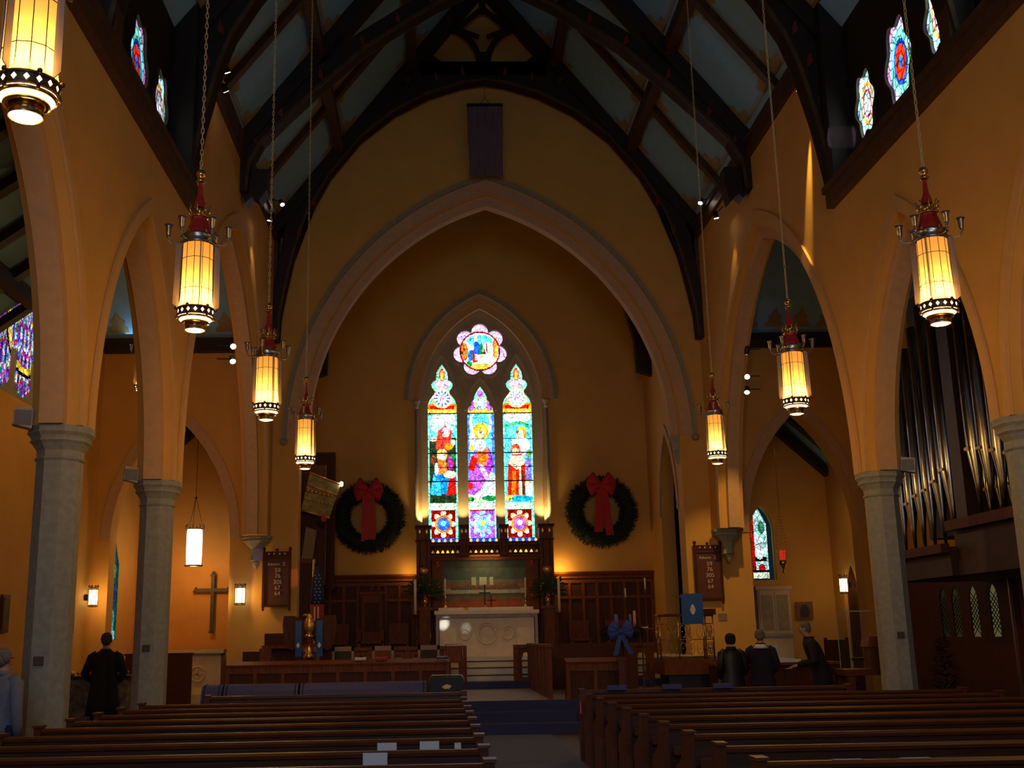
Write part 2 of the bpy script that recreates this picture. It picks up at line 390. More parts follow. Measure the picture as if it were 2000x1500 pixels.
def paintL(X,Z,kind):
    P=Pt(X,Z,aqua); base_panel(P,kind); H=4.1
    z0=1.22; zt=H
    P.rect(-.42,.42,z0,zt,sky if kind!=2 else (.2,.75,.9))
    if kind==0:
        P.rect(-.42,.42,z0,3.3,(.06,.10,.05)); P.ell(0,3.75,.4,.32,(.6,.95,1)).ell(.05,3.95,.36,.2,wht)
        P.ell(-.15,3.25,.3,.08,cream); P.poly([(-.42,1.55),(-.25,2.3),(.05,2.05),(.42,2.2),(.42,1.6),(.1,1.5)],(.03,.35,.75))
        P.poly([(-.4,1.5),(-.3,2.1),(-.1,1.9),(-.05,1.45)],(.1,.6,.95)); P.poly([(.1,1.45),(.2,2.0),(.4,2.0),(.42,1.5)],red)
        P.poly([(-.22,3.0),(-.15,3.5),(.1,3.72),(.3,3.5),(.25,3.05),(.3,2.9),(-.1,2.85)],(.85,.12,.08)); P.ell(.1,3.48,.14,.17,pnk).ell(.12,3.42,.08,.11,cream)
        P.ell(.2,3.02,.15,.1,org).ell(.33,3.15,.08,.1,cream); P.ell(-.02,2.75,.17,.2,(1,.75,.3)).ell(-.02,2.62,.1,.18,wht)
        P.poly([(-.2,2.15),(-.15,2.6),(.1,2.6),(.15,2.1)],(.9,.3,.08)); P.ell(.25,2.5,.12,.25,(.45,.08,.35)); P.ell(.22,2.12,.2,.12,cream).ell(-.2,2.3,.06,.2,wht)
        P.ell(-.3,2.6,.08,.16,(.3,.1,.05)); P.ell(.33,2.7,.07,.12,grn)
    elif kind==1:
        P.rect(-.42,-.34,z0,zt,(.15,.35,.9)).rect(.34,.42,z0,zt,(.15,.35,.9)); P.ell(0,3.75,.36,.45,wht).ell(0,3.8,.28,.36,sky)
        P.poly([(-.42,1.5),(-.38,2.4),(-.2,2.9),(.25,3.0),(.36,2.3),(.3,1.9),(-.1,1.35)],(.55,.2,.75))
        P.poly([(-.42,2.3),(-.3,2.75),(-.1,2.6),(-.25,2.2)],red); P.poly([(-.15,2.9),(-.12,2.45),(.05,2.3),(.22,2.6),(.2,2.95)],(.95,.3,.05))
        P.ell(-.03,3.05,.17,.2,(.9,.97,1)); P.ell(0,3.5,.25,.27,gold).ell(0,3.5,.18,.2,yel).ell(0,3.4,.085,.13,cream)
        P.ell(-.3,2.98,.08,.14,yel).ell(-.28,3.25,.1,.22,wht); P.poly([(.1,2.2),(.3,2.9),(.38,2.5),(.2,1.9)],(.45,.1,.6))
        P.poly([(-.4,1.35),(-.05,1.6),(.3,2.2),(.42,2.1),(.42,1.4)],(.75,.85,.95)); P.poly([(-.42,1.25),(.42,1.25),(.42,1.5),(0,1.35),(-.42,1.5)],cream)
        P.ell(.25,1.35,.25,.09,grn).ell(-.35,1.33,.12,.08,grn); P.ell(-.36,1.75,.08,.12,red); P.ell(.1,2.15,.08,.35,lil,.5)
    else:
        P.ell(0,3.95,.42,.22,wht); P.ell(.0,3.6,.38,.2,(.1,.6,.3)); P.ell(0,3.5,.34,.2,sky)
        P.ell(.13,3.42,.16,.22,gold).ell(.1,3.4,.09,.14,cream); P.ell(.1,3.0,.28,.3,(.95,1,1)).ell(-.12,3.15,.08,.12,wht)
        P.ell(-.08,2.9,.16,.18,(.75,.2,.1)).ell(-.08,2.82,.1,.14,cream); P.poly([(-.36,1.45),(-.32,2.5),(-.2,2.75),(.12,2.75),(.22,2.4),(.2,1.45)],(.65,.06,.02))
        P.poly([(-.3,2.45),(-.25,2.7),(.15,2.7),(.2,2.45),(-.05,2.25)],cream); P.poly([(-.25,1.45),(-.2,2.2),(-.08,2.2),(-.1,1.45)],(.95,.25,.03))
        P.poly([(.0,1.45),(.02,2.4),(.08,2.4),(.1,1.45)],cream); P.poly([(.22,1.9),(.22,2.6),(.42,2.6),(.42,1.9)],(.35,.3,.8)); P.poly([(.2,1.4),(.2,1.88),(.42,1.88),(.42,1.4)],(.85,.97,1))
        P.rect(.2,.42,1.84,1.92,yel); P.ell(-.3,1.35,.14,.09,yel); P.ell(.1,1.33,.35,.1,cyan); P.ell(.35,2.75,.09,.14,(.2,.5,.3))
        P.poly([(.1,1.45),(.1,2.2),(.18,2.2),(.2,1.45)],brn)
    for zc in (1.9,2.35,2.8,3.25): P.rect(-.5,.5,zc-.012,zc+.012,dk)
    P.rect(-.41,-.395,z0,zt,dk).rect(.395,.41,z0,zt,dk)
    canopy(P,4.1,H,kind)
    return P.C
ZL=4.55
PO=[(0,1),(4.35,1),(4.52,.86),(4.72,.52),(4.80,.50),(4.90,.68),(5.02,.76),(5.12,.60),(5.16,.40),(5.26,.42),(5.42,.36),(5.55,.2),(5.68,0)]
PC=[(0,1),(4.05,1),(4.25,.90),(4.33,.66),(4.42,.68),(4.52,.46),(4.58,.48),(4.70,.36),(4.80,.22),(4.94,0)]
def prof_w(pr,z): return np.interp(z,[p[0] for p in pr],[p[1] for p in pr],right=0)
GL=glass_mat('great_window_glass',2.7,11,.055)
t=empty('window_1',(0,0,0)); tag(t,'tall stained glass window of three lancets under a seven lobed rosette','window',kind='structure')
for k,(cx,pr,hw) in enumerate(((-1.24,PO,.46),(-.02,PC,.425),(1.15,PO,.46))):
    H=5.7 if k!=1 else 4.96
    o=glass_panel('glass',lambda X,Z,pr=pr,hw=hw: np.abs(X)<(hw+.02)*prof_w(pr,Z)+.012,lambda X,Z,k=k: paintL(X,Z,k),2*hw+.04,H,.02,GL,'y',(cx,34.97,ZL),t)
def paintR(X,Z):
    P=Pt(X,Z,lil); c=.92
    a=np.arctan2(X,Z-c); d=np.hypot(X,Z-c)
    P.C[d>.72]=(.8,.65,1); P.C[(d>.80)]=(.9,.5,.95); P.ell(0,c,.66,.66,(.45,.05,.03)); P.ell(0,c,.62,.62,(.9,.97,1))
    P.ell(0,c+.35,.42,.2,sky).ell(.3,c-.1,.28,.4,(1,.98,.92)).ell(-.5,c-.02,.12,.3,(.8,.3,.08)).ell(.5,c+.1,.09,.35,(.9,.45,.1)).ell(0,c-.52,.4,.1,yel)
    P.poly([(-.38,c-.35),(-.4,c-.02),(-.25,c+.05),(-.2,c-.3)],(.05,.3,.8)); P.poly([(-.24,c-.4),(-.25,c-.0),(-.12,c+.1),(-.05,c-.35)],red)
    P.poly([(-.2,c-.1),(-.2,c+.25),(-.1,c+.38),(0,c+.2),(-.02,c-.15)],(.05,.2,.75)); P.poly([(-.02,c-.1),(0,c+.2),(.08,c+.28),(.12,c-.12)],(.05,.35,.12)); P.ell(-.12,c+.42,.07,.1,cream)
    P.poly([(.12,c-.1),(.12,c+.15),(.2,c-.12)],dred); P.ell(.22,c+.12,.03,.14,brn).rect(-.15,.4,c-.3,c-.1,(1,.9,.75)); P.ell(-.35,c-.42,.1,.1,grn)
    P.ring(0,c,.61,.66,dred); return P.C
def rosemask(X,Z,e=0):
    c=.92; k=np.hypot(X,Z-c)<.66+e
    for i in range(7):
        a=2*pi*i/7; k|=np.hypot(X-.60*math.sin(a),Z-c-.60*math.cos(a))<.27+e
    return k
glass_panel('glass',lambda X,Z:rosemask(X,Z,.012),paintR,1.84,1.84,.02,GL,'y',(0,34.97,10.68-.92),t)
def rose_outline(e=0,n=210):
    pts=[]
    for k in range(n):
        th=2*pi*k/n; best=.66+e
        for i in range(7):
            a=2*pi*i/7; d=th-a; s=.60*math.sin(d); q=(.27+e)**2-s*s
            if q>0 and math.cos(d)>0: best=max(best,.60*math.cos(d)+math.sqrt(q))
        pts.append((best*math.sin(th),10.68+best*math.cos(th)))
    return pts
def lanc_outline(cx,pr,hw):
    zs=[p[0] for p in pr]; zz=sorted(set(zs+list(np.linspace(pr[1][0],pr[-1][0],26))))
    R_=[(cx+hw*float(prof_w(pr,z)),ZL+z) for z in zz]; L_=[(cx-hw*float(prof_w(pr,z)),ZL+z) for z in reversed(zz[:-1])]
    return R_+L_
mb=MB().use(mat('window_tracery_stone',(.50,.43,.33),.85,noise=.08,scale=9))
inner=gothic(0,1.93,9.0,3.05,18)
mb.plate([(-1.93,4.2)]+inner+[(1.93,4.2)],[lanc_outline(-1.24,PO,.46),lanc_outline(-.02,PC,.425),lanc_outline(1.15,PO,.46),rose_outline()],'y',34.86,34.95)
mb.band(rose_outline(.0),rose_outline(.10),'y',34.81,34.87,closed=True)
for cx,pr,hw,zc in ((-1.24,PO,.46,9.0),(-.02,PC,.425,8.7),(1.15,PO,.46,9.0)):
    hh=1.5 if pr is PO else 1.05
    mb.band(gothic(cx,hw+.02,zc,hh,10),gothic(cx,hw+.09,zc,hh+.12,10),'y',34.82,34.87)
mb.build('tracery',None,t)
# ------------------------------------------------------------------ east wall and window surround
mb=MB().use(PL)
mb.plate([(-5.5,.4),(5.5,.4),(5.5,13),(0,20.5),(-5.5,13)],[[(-2.02,4.2)]+gothic(0,2.02,9.0,3.2,18)+[(2.02,4.2)]],'y',YW,YW+.45)
struct(mb,'wall_east')
mb=MB().use(TAN); mb.band(gothic(0,1.90,9.0,3.03,18),gothic(0,2.02,9.0,3.2,18),'y',34.68,34.9)
mb.box(-2.02,-1.90,34.68,34.9,4.2,9.0).box(1.90,2.02,34.68,34.9,4.2,9.0)
mb.use(HOOD); mb.band(gothic(0,2.32,9.0,3.5,18),gothic(0,2.44,9.0,3.66,18),'y',34.6,34.72)
mb.use(TAN); mb.band(gothic(0,2.12,9.0,3.3,18),gothic(0,2.32,9.0,3.5,18),'y',34.66,34.71)
mb.use(STN)
for s in (-1,1):
    mb.lathe([(.05,4.7),(.05,8.75)],(s*2.06,34.63,0),10); mb.lathe([(.05,8.72),(.07,8.78),(.06,8.85),(.12,8.95),(.12,9.0)],(s*2.06,34.63,0),10)
struct(mb,'trim_3')
# shell behind the window
# ------------------------------------------------------------------ chancel arch wall
mb=MB().use(PL)
ar=gothic(0,5.02,6.79,6.85,24)
mb.plate([(-XO-.3,0),(-XO-.3,9.3),(-6.28,9.3),(-6.28,12.3),(0,20.3),(6.28,12.3),(6.28,9.3),(XO+.3,9.3),(XO+.3,0),
  (9.6,0),(9.6,4.2)]+list(reversed(gothic(8.15,1.45,4.2,3.2,12)))[0:]+[(6.7,0),(5.02,0),(5.02,6.79)]+list(reversed(ar))+[(-5.02,0),(-6.75,0)]+
  list(reversed(gothic(-8.28,1.53,4.2,3.25,12)))+[(-9.81,0)],[],'y',YE,YE+.55)
mb.use(TAN)
mb.band(gothic(0,4.82,6.79,6.55,24),gothic(0,5.04,6.79,6.88,24),'y',YE+.12,YE+.45)
mb.band(gothic(0,5.04,6.79,6.88,24),gothic(0,5.36,6.79,7.25,24),'y',YE-.05,YE+.02)
for c in (-8.28,8.15): mb.band(gothic(c,1.53 if c<0 else 1.45,4.2,3.25,12),gothic(c,1.78 if c<0 else 1.70,4.2,3.6,12),'y',YE-.04,YE+.02)
mb.use(HOOD); mb.band(gothic(0,5.36,6.79,7.25,24),gothic(0,5.47,6.79,7.38,24),'y',YE-.11,YE+.02)
for s in (-1,1): mb.ball((s*5.42,YE-.08,6.72),.10)
struct(mb,'wall_chancel_arch')
for s,w in ((-1,'left'),(1,'right')):
    t=empty('stone_corbel',(s*5.0,YE+.28,0),0,'small grey stone corbel under the %s foot of the great chancel arch'%w,'corbel','stone corbels of the chancel arch')
    MB().lathe([(.13,6.38),(.12,6.45),(.17,6.65),(.27,6.75),(.29,6.79)],n=8,smooth=False).build('bowl',STN,t)
    MB().lathe([(.03,6.05),(.10,6.2),(.13,6.38)],n=8).build('pendant',STN,t)
# chancel side walls
for s,nm in ((-1,'wall_chancel_left'),(1,'wall_chancel_right')):
    mb=MB().use(PL)
    mb.plate([(YE+.5,0),(30.55,0),(30.55,5.0)]+gothic(31.75,1.2,5.0,2.3,10)+[(32.95,5.0),(32.95,0),(YW+.3,0),(YW+.3,12.6),(YE+.5,12.6)],[],'x',s*5.2,s*5.6)
    mb.use(TAN); mb.band(gothic(31.75,1.2,5.0,2.3,10),gothic(31.75,1.4,5.0,2.6,10),'x',s*5.16,s*5.22)
    mb.use(BLK).box(s*6.6,s*6.7,29.6,33.2,0,7.9).box(s*5.6,s*6.6,33.0,33.2,0,7.9)  # black sheets stand in for the darkness inside the side arch
    struct(mb,nm)
# chancel roof and truss
mb=MB().use(BLUEC)
for s in (-1,1):
    mb.add([(s*5.7,YE+.5,12.2),(s*5.7,YW+.4,12.2),(0,YW+.4,19.6),(0,YE+.5,19.6)],[(0,1,2,3)])
mb.use(DW)
for s in (-1,1):
    mb.box(s*5.0,s*5.6,YE+.5,YW,12.0,12.4)
    for y in (30.9,33.3):
        mb.beam((s*5.4,y,12.3),(0,y,19.3),.3,.5,(0,1,0))
        pts_i=[(4.75,9.55),(4.7,10.6),(4.35,12.0),(3.6,13.5),(2.4,14.9),(1.2,15.8),(0,16.3)]; pts_o=[(5.2,9.4),(5.2,12.5),(4.6,13.3),(3.7,14.5),(2.5,16.1),(1.3,17.6),(0,19.3)]
        mb.band([(s*a,b) for a,b in pts_i],[(s*a,b) for a,b in pts_o],'y',y-.14,y+.14)
    for off in (3.8,1.9): mb.beam((s*off,YE+.5,12.1+1.298*(5.7-off)),(s*off,YW,12.1+1.298*(5.7-off)),.22,.3)
struct(mb,'ceiling_chancel')

# ------------------------------------------------------------------ main roof
def rz(off): return 12.45+1.3*(5.95-off)
mb=MB().use(BLUEC)
for s in (-1,1):
    mb.add([(s*6.3,YB,rz(6.3)),(s*6.3,YE+.1,rz(6.3)),(0,YE+.1,rz(0)),(0,YB,rz(0))],[(0,1,2,3)])
# stencilled corners and border stripes
mb.use(STEN)
nrm=Vector((1.3,0,1)).normalized()
def rp(s,off,y,d=.012): return (s*(off-nrm.x*d*1.0),y,rz(off)-nrm.z*d)
yl=[YB,-5.2,-.8,1.6,4.0,6.4,8.8,11.2,13.7,16.1,18.6,21.0,23.4,25.95,28.5]; ol=[5.75,4.0,2.0,.2]
k=1/math.hypot(1,1.3)
for s in (-1,1):
    for a in range(len(yl)-1):
        if yl[a]<10: continue
        for b in range(3):
            y0,y1=yl[a]+.12,yl[a+1]-.12; o0,o1=ol[b]-.10,ol[b+1]+.10
            for yc,yd in ((y0,1),(y1,-1)):
                for oc,od in ((o0,-1),(o1,1)):
                    sh=[(0,0),(.50,0),(.50,.10),(.62,.16),(.58,.26),(.46,.24),(.40,.30),(.30,.26),(.26,.40),(.32,.48),(.24,.60),(.14,.54),(.10,.44),(0,.44)]
                    mb.add([rp(s,oc+od*q*k,yc+yd*p) for p,q in sh],[tuple(range(len(sh)))])
            for oc,od in ((o0,-1),(o1,1)):
                for w0,w1 in ((.0,.05),(.08,.10)): mb.add([rp(s,oc+od*w0*k,y0),rp(s,oc+od*w0*k,y1),rp(s,oc+od*w1*k,y1),rp(s,oc+od*w1*k,y0)],[(0,1,2,3)])
            for yc,yd in ((y0,1),(y1,-1)):
                mb.add([rp(s,o0,yc),rp(s,o1,yc),rp(s,o1,yc+yd*.05),rp(s,o0,yc+yd*.05)],[(0,1,2,3)])
struct(mb,'ceiling')
# purlins, rafters, trusses
mb=MB().use(RW)
for s in (-1,1):
    for off in (4.0,2.0): mb.beam((s*off,YB,rz(off)-.22),(s*off,YE,rz(off)-.22),.24,.34)
    for y in yl[1::2]: mb.beam((s*5.9,y,rz(5.9)-.12),(0,y,rz(0)-.12),.16,.22,(0,1,0))
    for off in (5.0,3.0,1.0): pass
mb.beam((0,YB,rz(0)-.2),(0,YE,rz(0)-.2),.25,.5)
struct(mb,'trim_4')
def truss(y,foot,inner,collar,depth,name,label,w=.34,open_gable=False,full=False):
    t=empty(name,(0,y,0),0,label,'roof truss','arched oak roof trusses')
    # web: from inner curve to roof line
    for s in (-1,1):
        mb=MB()
        outer=[]
        for i,(a,b) in enumerate(inner):
            f=i/(len(inner)-1)
            if i==0: o=(5.98,foot-.0)
            elif depth is None: 
                oo=5.9*(1-f); o=(oo,min(rz(oo)-.05,collar) if oo<1.7 else rz(oo)-.05)
            else:
                o=None
            outer.append(o)
        if depth is not None:
            ins=[Vector(p) for p in inner]; outer=[]
            for i,p in enumerate(ins):
                d=(ins[min(i+1,len(ins)-1)]-ins[max(i-1,0)]).normalized(); nn=Vector((d.y,-d.x)); 
                if nn.x<0 and nn.y<0: nn=-nn
                q=p+nn*depth; q.x=max(0,min(q.x,5.98)); q.y=min(q.y,rz(q.x)-.05) if q.x>.01 else min(q.y,collar); outer.append((q.x,q.y))
        mb.use(DW); mb.band([(s*a,b) for a,b in inner],[(s*a,b) for a,b in outer],'y',-w/2,w/2)
        mb.use(RED); 
        mb.use(RW); mb.band([(s*a,b) for a,b in inner],[(s*(a+.06*(a>0)),b+.06) for a,b in inner],'y',-w/2-.03,w/2+.03)
        if foot<10: mb.use(DW).box(s*5.62,s*6.34,-.47,-.16,9.36,12.9) if y>18 and y<19 else mb.box(s*5.62,s*6.0,-.15,.15,9.36,12.9)
        brace=mb
        mb=MB().use(DW); mb.beam((s*5.9,0,rz(5.9)-.28),(0,0,rz(0)-.28),w,.5,(0,1,0)); mb.build('principal_rafter',None,t)
        # painted red chevrons on the faces
        mb=brace.use(mat('red_painted_ornament',(.20,.02,.008),.7,noise=.2))
        for i in range(2,len(inner)-1):
            a,b=inner[i]; o=outer[i]; cx,cz=(a+o[0])/2,(b+o[1])/2
            if o[0]<.3: continue
            mb.add([(s*(cx-.06),-w/2-.034,cz-.16),(s*(cx+.06),-w/2-.034,cz-.05),(s*(cx+.02),-w/2-.034,cz+.16),(s*(cx-.05),-w/2-.034,cz+.02)],[(0,1,2,3)])
        mb.build('arched_brace',None,t)
    if open_gable:
        mb=MB().use(DW); mb.box(-1.75,1.75,-w/2,w/2,collar-.42,collar); mb.build('collar_beam',None,t)
        mb=MB().use(DW); mb.box(-.10,.10,-.08,.08,collar,collar+.35)
        for s in (-1,1):
            arc=[(s*(.04+1.0*(1-math.cos(th))),collar+1.15*math.sin(th)) for th in [R(x) for x in range(0,81,8)]]
            arc2=[(x+s*.15*math.cos(th),z-.13*math.sin(th)) for (x,z),th in zip(arc,[R(x) for x in range(0,81,8)])]
            mb.band(arc,arc2,'y',-.07,.07)
            mb.beam((s*.75,0,collar+1.1),(s*.0,0,collar+1.75),.12,.12,(0,1,0)); mb.beam((s*.72,0,collar+1.1),(s*.12,0,collar+.85),.10,.10,(0,1,0))
        mb.box(-.09,.09,-.08,.08,collar+1.6,collar+2.4)
        mb.build('tracery',None,t)
    return t
innA=[(5.55,9.35),(5.52,10.0),(5.40,10.7),(5.22,11.6),(4.87,12.8),(4.25,14.0),(3.45,15.05),(2.5,15.85),(1.5,16.4),(.6,16.7),(0,16.8)]
tA=truss(28.62,9.3,innA,17.37,None,'roof_truss','dark arched oak truss framing the chancel arch wall',open_gable=True)
innB=[(5.55,11.35),(5.50,12.0),(5.25,12.5),(4.7,13.1),(3.82,14.0),(2.9,14.85),(2.1,15.4),(1.35,15.9),(.6,16.3),(0,16.5)]
truss(23.4,11.35,innB,17.4,.42,'roof_truss','dark oak truss over the middle of the crossing')
innC=[(5.70,9.4),(5.62,10.0),(5.5,10.7),(5.24,11.8),(5.03,12.4),(4.6,13.15),(3.9,14.1),(3.0,15.0),(2.0,15.8),(1.0,16.3),(0,16.6)]
truss(18.62,9.38,innC,17.4,.50,'roof_truss','dark oak truss landing at the ends of the clerestory plates')
for y,w in ((13.7,'over the near columns'),(8.8,'above the near pews, mostly above the frame')):
    truss(y,9.38,innC,17.4,.50,'roof_truss','dark oak truss '+w)
# small pendant bracket blocks of the middle truss
for s,w in ((-1,'left'),(1,'right')):
    t=empty('timber_bracket',(s*5.43,23.6,0),0,'dark carved timber bracket on the %s wall above the transept arch'%w,'bracket','timber brackets of the crossing truss')
    MB().plate([(-.28,11.95),(.28,11.95),(.28,11.45),(.12,11.2),(-.02,11.32),(-.2,11.12),(-.28,11.5)],[],'y',-.2,.2).build('bracket_body',DW,t)

# gable tracery backing is the plaster of the chancel wall itself
# ------------------------------------------------------------------ aisles, transepts and chapels
mb=MB().use(PL)
tw=[(22.0,5.4)]+gothic(23.7,1.9,6.3,3.6,12)+[(25.4+.2,5.4)]
mb.plate([(YB,0),(34,0),(34,9.6),(29,9.6),(29,10.6),(18.4,10.6),(18.4,6.2),(YB,6.2)],[[(21.8,6.7)]+gothic(23.7,1.9,7.3,2.9,12)+[(25.6,6.7)]],'x',-XO,-XO-.4)
struct(mb,'wall_aisle_left')
mb=MB().use(PL); mb.plate([(YB,0),(31.1,0),(31.1,2.6)]+gothic(31.65,.55,2.6,.95,8)+[(32.2,0),(34,0),(34,9.6),(18.4,9.6),(18.4,6.2),(YB,6.2)],[],'x',XO,XO+.4); struct(mb,'wall_aisle_right')
mb=MB().use(PL).box(-XO-.4,XO+.4,YB-.3,YB,0,3.0).box(-XO-.4,-3.2,YB-.3,YB,3,13).box(3.2,XO+.4,YB-.3,YB,3,13).box(-3.2,3.2,YB-.3,YB,10,21); struct(mb,'wall_west')
mb=MB()
for s in (-1,1):
    mb.use(BLUEC).add([(s*6.2,YB,8.9),(s*6.2,18.35,8.9),(s*(XO+.1),18.35,6.0),(s*(XO+.1),YB,6.0)],[(0,1,2,3)])
    mb.use(DW)
    y=YB
    while y<18.4: mb.beam((s*6.25,y,8.75),(s*XO,y,5.9),.14,.2,(0,1,0)); y+=1.2
    mb.beam((s*8.2,YB,7.3),(s*8.2,18.3,7.3),.2,.25); mb.box(s*10.0,s*10.2,YB,18.4,5.6,5.95)
struct(mb,'ceiling_aisles')
mb=MB()
for s in (-1,1):
    zr=9.5+5.3*1.15
    mb.use(BLUEC).add([(s*6.2,YE+.02,9.45),(s*(XO+.1),YE+.02,9.45),(s*(XO+.1),23.7,zr),(s*6.2,23.7,zr)],[(0,1,2,3)])
    mb.add([(s*6.2,18.4,9.45),(s*(XO+.1),18.4,9.45),(s*(XO+.1),23.7,zr),(s*6.2,23.7,zr)],[(0,1,2,3)])
    mb.use(DW).box(s*6.28,s*(XO+.1),28.72,YE+.0,9.15,9.5).box(s*6.28,s*(XO+.1),18.4,18.7,9.1,9.5)
    for x in (6.9,8.25,9.6): mb.beam((s*x,28.9,9.45),(s*x,23.7,zr-.12),.12,.2,(1,0,0)) if False else mb.beam((s*x,26.6,12.1),(s*x,23.7,zr-.12),.12,.2,(1,0,0))
    mb.beam((s*6.2,26.6,12.05),(s*XO,26.6,12.05),.25,.3)
    mb.use(STEN)
    for x in (7.0,7.7,8.4,9.1,9.8):
        sh=[(-.25,.30),(.25,.30),(.25,.42),(.15,.5),(.2,.62),(.08,.72),(0,.9),(-.08,.72),(-.2,.62),(-.15,.5),(-.25,.42)]
        mb.add([(s*x+p,YE-q*.66,9.46+q*.75) for p,q in sh],[tuple(range(len(sh)))])
    for q0,q1 in ((.12,.15),(.20,.22)): mb.add([(s*6.3,YE-q0*.66,9.46+q0*.75),(s*10.2,YE-q0*.66,9.46+q0*.75),(s*10.2,YE-q1*.66,9.46+q1*.75),(s*6.3,YE-q1*.66,9.46+q1*.75)],[(0,1,2,3)])
    mb.use(PL).plate([(s*6.28,7.5),(s*XO,7.5),(s*XO,9.4),(s*6.28,9.4)],[],'y',18.38,18.5) if False else None
struct(mb,'ceiling_transepts')
light('transept_cove_left','AREA',(-8.1,28.7,9.56),1.6,(.45,.85,1),.5,None,(-8.1,27.6,11.2))
light('transept_cove_left_b','AREA',(-9.4,28.7,9.56),1.6,(.45,.85,1),.5,None,(-9.4,27.6,11.2))
# chapels east of the transepts
mb=MB().use(mat('chapel_plaster',(.80,.36,.07),.85,noise=.05,scale=2,c2=(.72,.31,.055)))
mb.box(-XO-.3,-5.6,33.0,33.3,0,9)
mb.box(-5.62,-5.58,YE+.5,33,0,9)
struct(mb,'wall_chapel_left')
mb=MB().use(PL).plate([(5.6,0),(XO+.3,0),(XO+.3,9),(5.6,9)],[[(7.85,3.15)]+gothic(8.2,.35,4.6,.75,8)+[(8.55,3.15)]],'y',33.0,33.3)
struct(mb,'wall_chapel_right')
mb=MB().use(BLUEC)
for s in (-1,1):
    mb.add([(s*5.6,YE+.5,8.6),(s*5.6,33.3,8.6),(s*8.1,33.3,8.7),(s*8.1,YE+.5,8.7)],[(0,1,2,3)])
    mb.add([(s*(XO+.1),YE+.5,6.4),(s*(XO+.1),33.3,6.4),(s*8.1,33.3,8.7),(s*8.1,YE+.5,8.7)],[(0,1,2,3)])
mb.use(DW)
for s in (-1,1):
    for y in (29.8,31.2,32.8): mb.beam((s*10.3,y,6.2),(s*7.6,y,8.7),.2,.35,(0,1,0))
struct(mb,'ceiling_chapels')

# ------------------------------------------------------------------ daylight windows
DAY=emit('daylight_pane',(.55,.72,1.0),1.0)
mb=MB().use(DAY); mb.add([(-3.2,YB-.1,3),(3.2,YB-.1,3),(3.2,YB-.1,10),(-3.2,YB-.1,10)],[(0,3,2,1)]); mb.use(DW)
for x in (-3.15,-1.05,1.05,3.15): mb.box(x-.06,x+.06,YB-.12,YB-.02,3,10)
for z in (3.05,5.3,7.6,9.95): mb.box(-3.2,3.2,YB-.12,YB-.02,z-.05,z+.05)
tag(mb.build('window_2'),'large west window behind the camera',None,kind='structure')
# clerestory glass
CG=glass_mat('clerestory_glass',2.2,7,.07); CG2=glass_mat('clerestory_glass_dim',.9,7,.07)
def paintC(X,Z,k,hw,hh):
    P=Pt(X,Z,(.75,.7,1) if k else (.6,1,.95)); d=np.hypot(X/hw,(Z-hh)/hh); 
    if k: P.C[d<.72]=(.35,1,.8); P.C[d<.50]=(.05,.15,.6); P.C[d<.38]=(.9,.1,.03); P.C[d<.14]=(.05,.35,1); P.C[(d>.9)]=(.9,.5,.9)
    else:
        P.C[(d<.62)]=(.9,.45,.08); P.C[d<.5]=(.8,.9,1); P.C[(d>.33)&(d<.4)]=(.5,.05,.05); P.C[d<.2]=(.85,.9,1); P.C[(d>.92)]=(.6,.5,1)
    return P.C
n=3
for s,g,w in ((-1,CG2,'left'),(1,CG,'right')):
    for i,(c,hw,hh) in enumerate(CW):
        if c<12: continue
        k=i%3==1
        o=glass_panel('window_%d'%n,lambda X,Z,hw=hw,hh=hh:np.hypot(X/hw,(Z-hh)/hh)<1.01-.22*(.5+.5*np.cos(6*np.arctan2(X/hw,(Z-hh)/hh)))+.02,lambda X,Z,k=k,hw=hw,hh=hh:paintC(X,Z,k,hw,hh),2*hw,2*hh,.03,g,'x',(s*6.035,c,10.48-hh)); n+=1
        tag(o,'%s lobed clerestory stained glass window high on the %s wall'%(('tall jewel coloured' if k else 'small pale'),w),'window',kind='structure')
def paintN(X,Z):
    rng=np.random.RandomState(3); pal=np.array([blu,dblu,pur,red,grn,wht,sky,yel,lil,(.2,.3,.9),(.6,.1,.3)]); 
    ix=((X*9).astype(int)*7+(Z*8).astype(int)*13+(np.sin(X*14)*3+np.cos(Z*11)*3).astype(int))%len(pal); C=pal[ix].copy(); 
    d=np.hypot(X,(Z-1.6)); C[(d>.95)&(d<1.1)]=yel; C[(d>1.1)&(d<1.18)]=dk; return C
def maskN(X,Z):
    k=(np.abs(X)<1.78)&(Z>.9); r=(1.9**2+2.9**2)/(3.8)
    k&=(np.hypot(np.abs(X)+r-1.9,Z-.7)<r); 
    for c in (-1.2,0,1.2): k|=(np.abs(X-c)<.42)&(Z<1.0)&(Z>.0+.7*(np.abs(X-c)/.42)**2*.3)
    k&=~((np.abs(X+.6)<.1)&(Z<.9))&~((np.abs(X-.6)<.1)&(Z<.9)); return k
NG=glass_mat('transept_glass',1.1,7,.05)
o=glass_panel('window_%d'%n,maskN,paintN,3.8,3.6,.04,NG,'x',(-XO-.12,23.7,6.85)); tag(o,'blue and violet stained glass window in the left transept wall','window',kind='structure'); n+=1
mb=MB().use(STN).box(-XO-.16,-XO-.14,21.7,25.7,6.5,10.4); struct(mb,'trim_5')
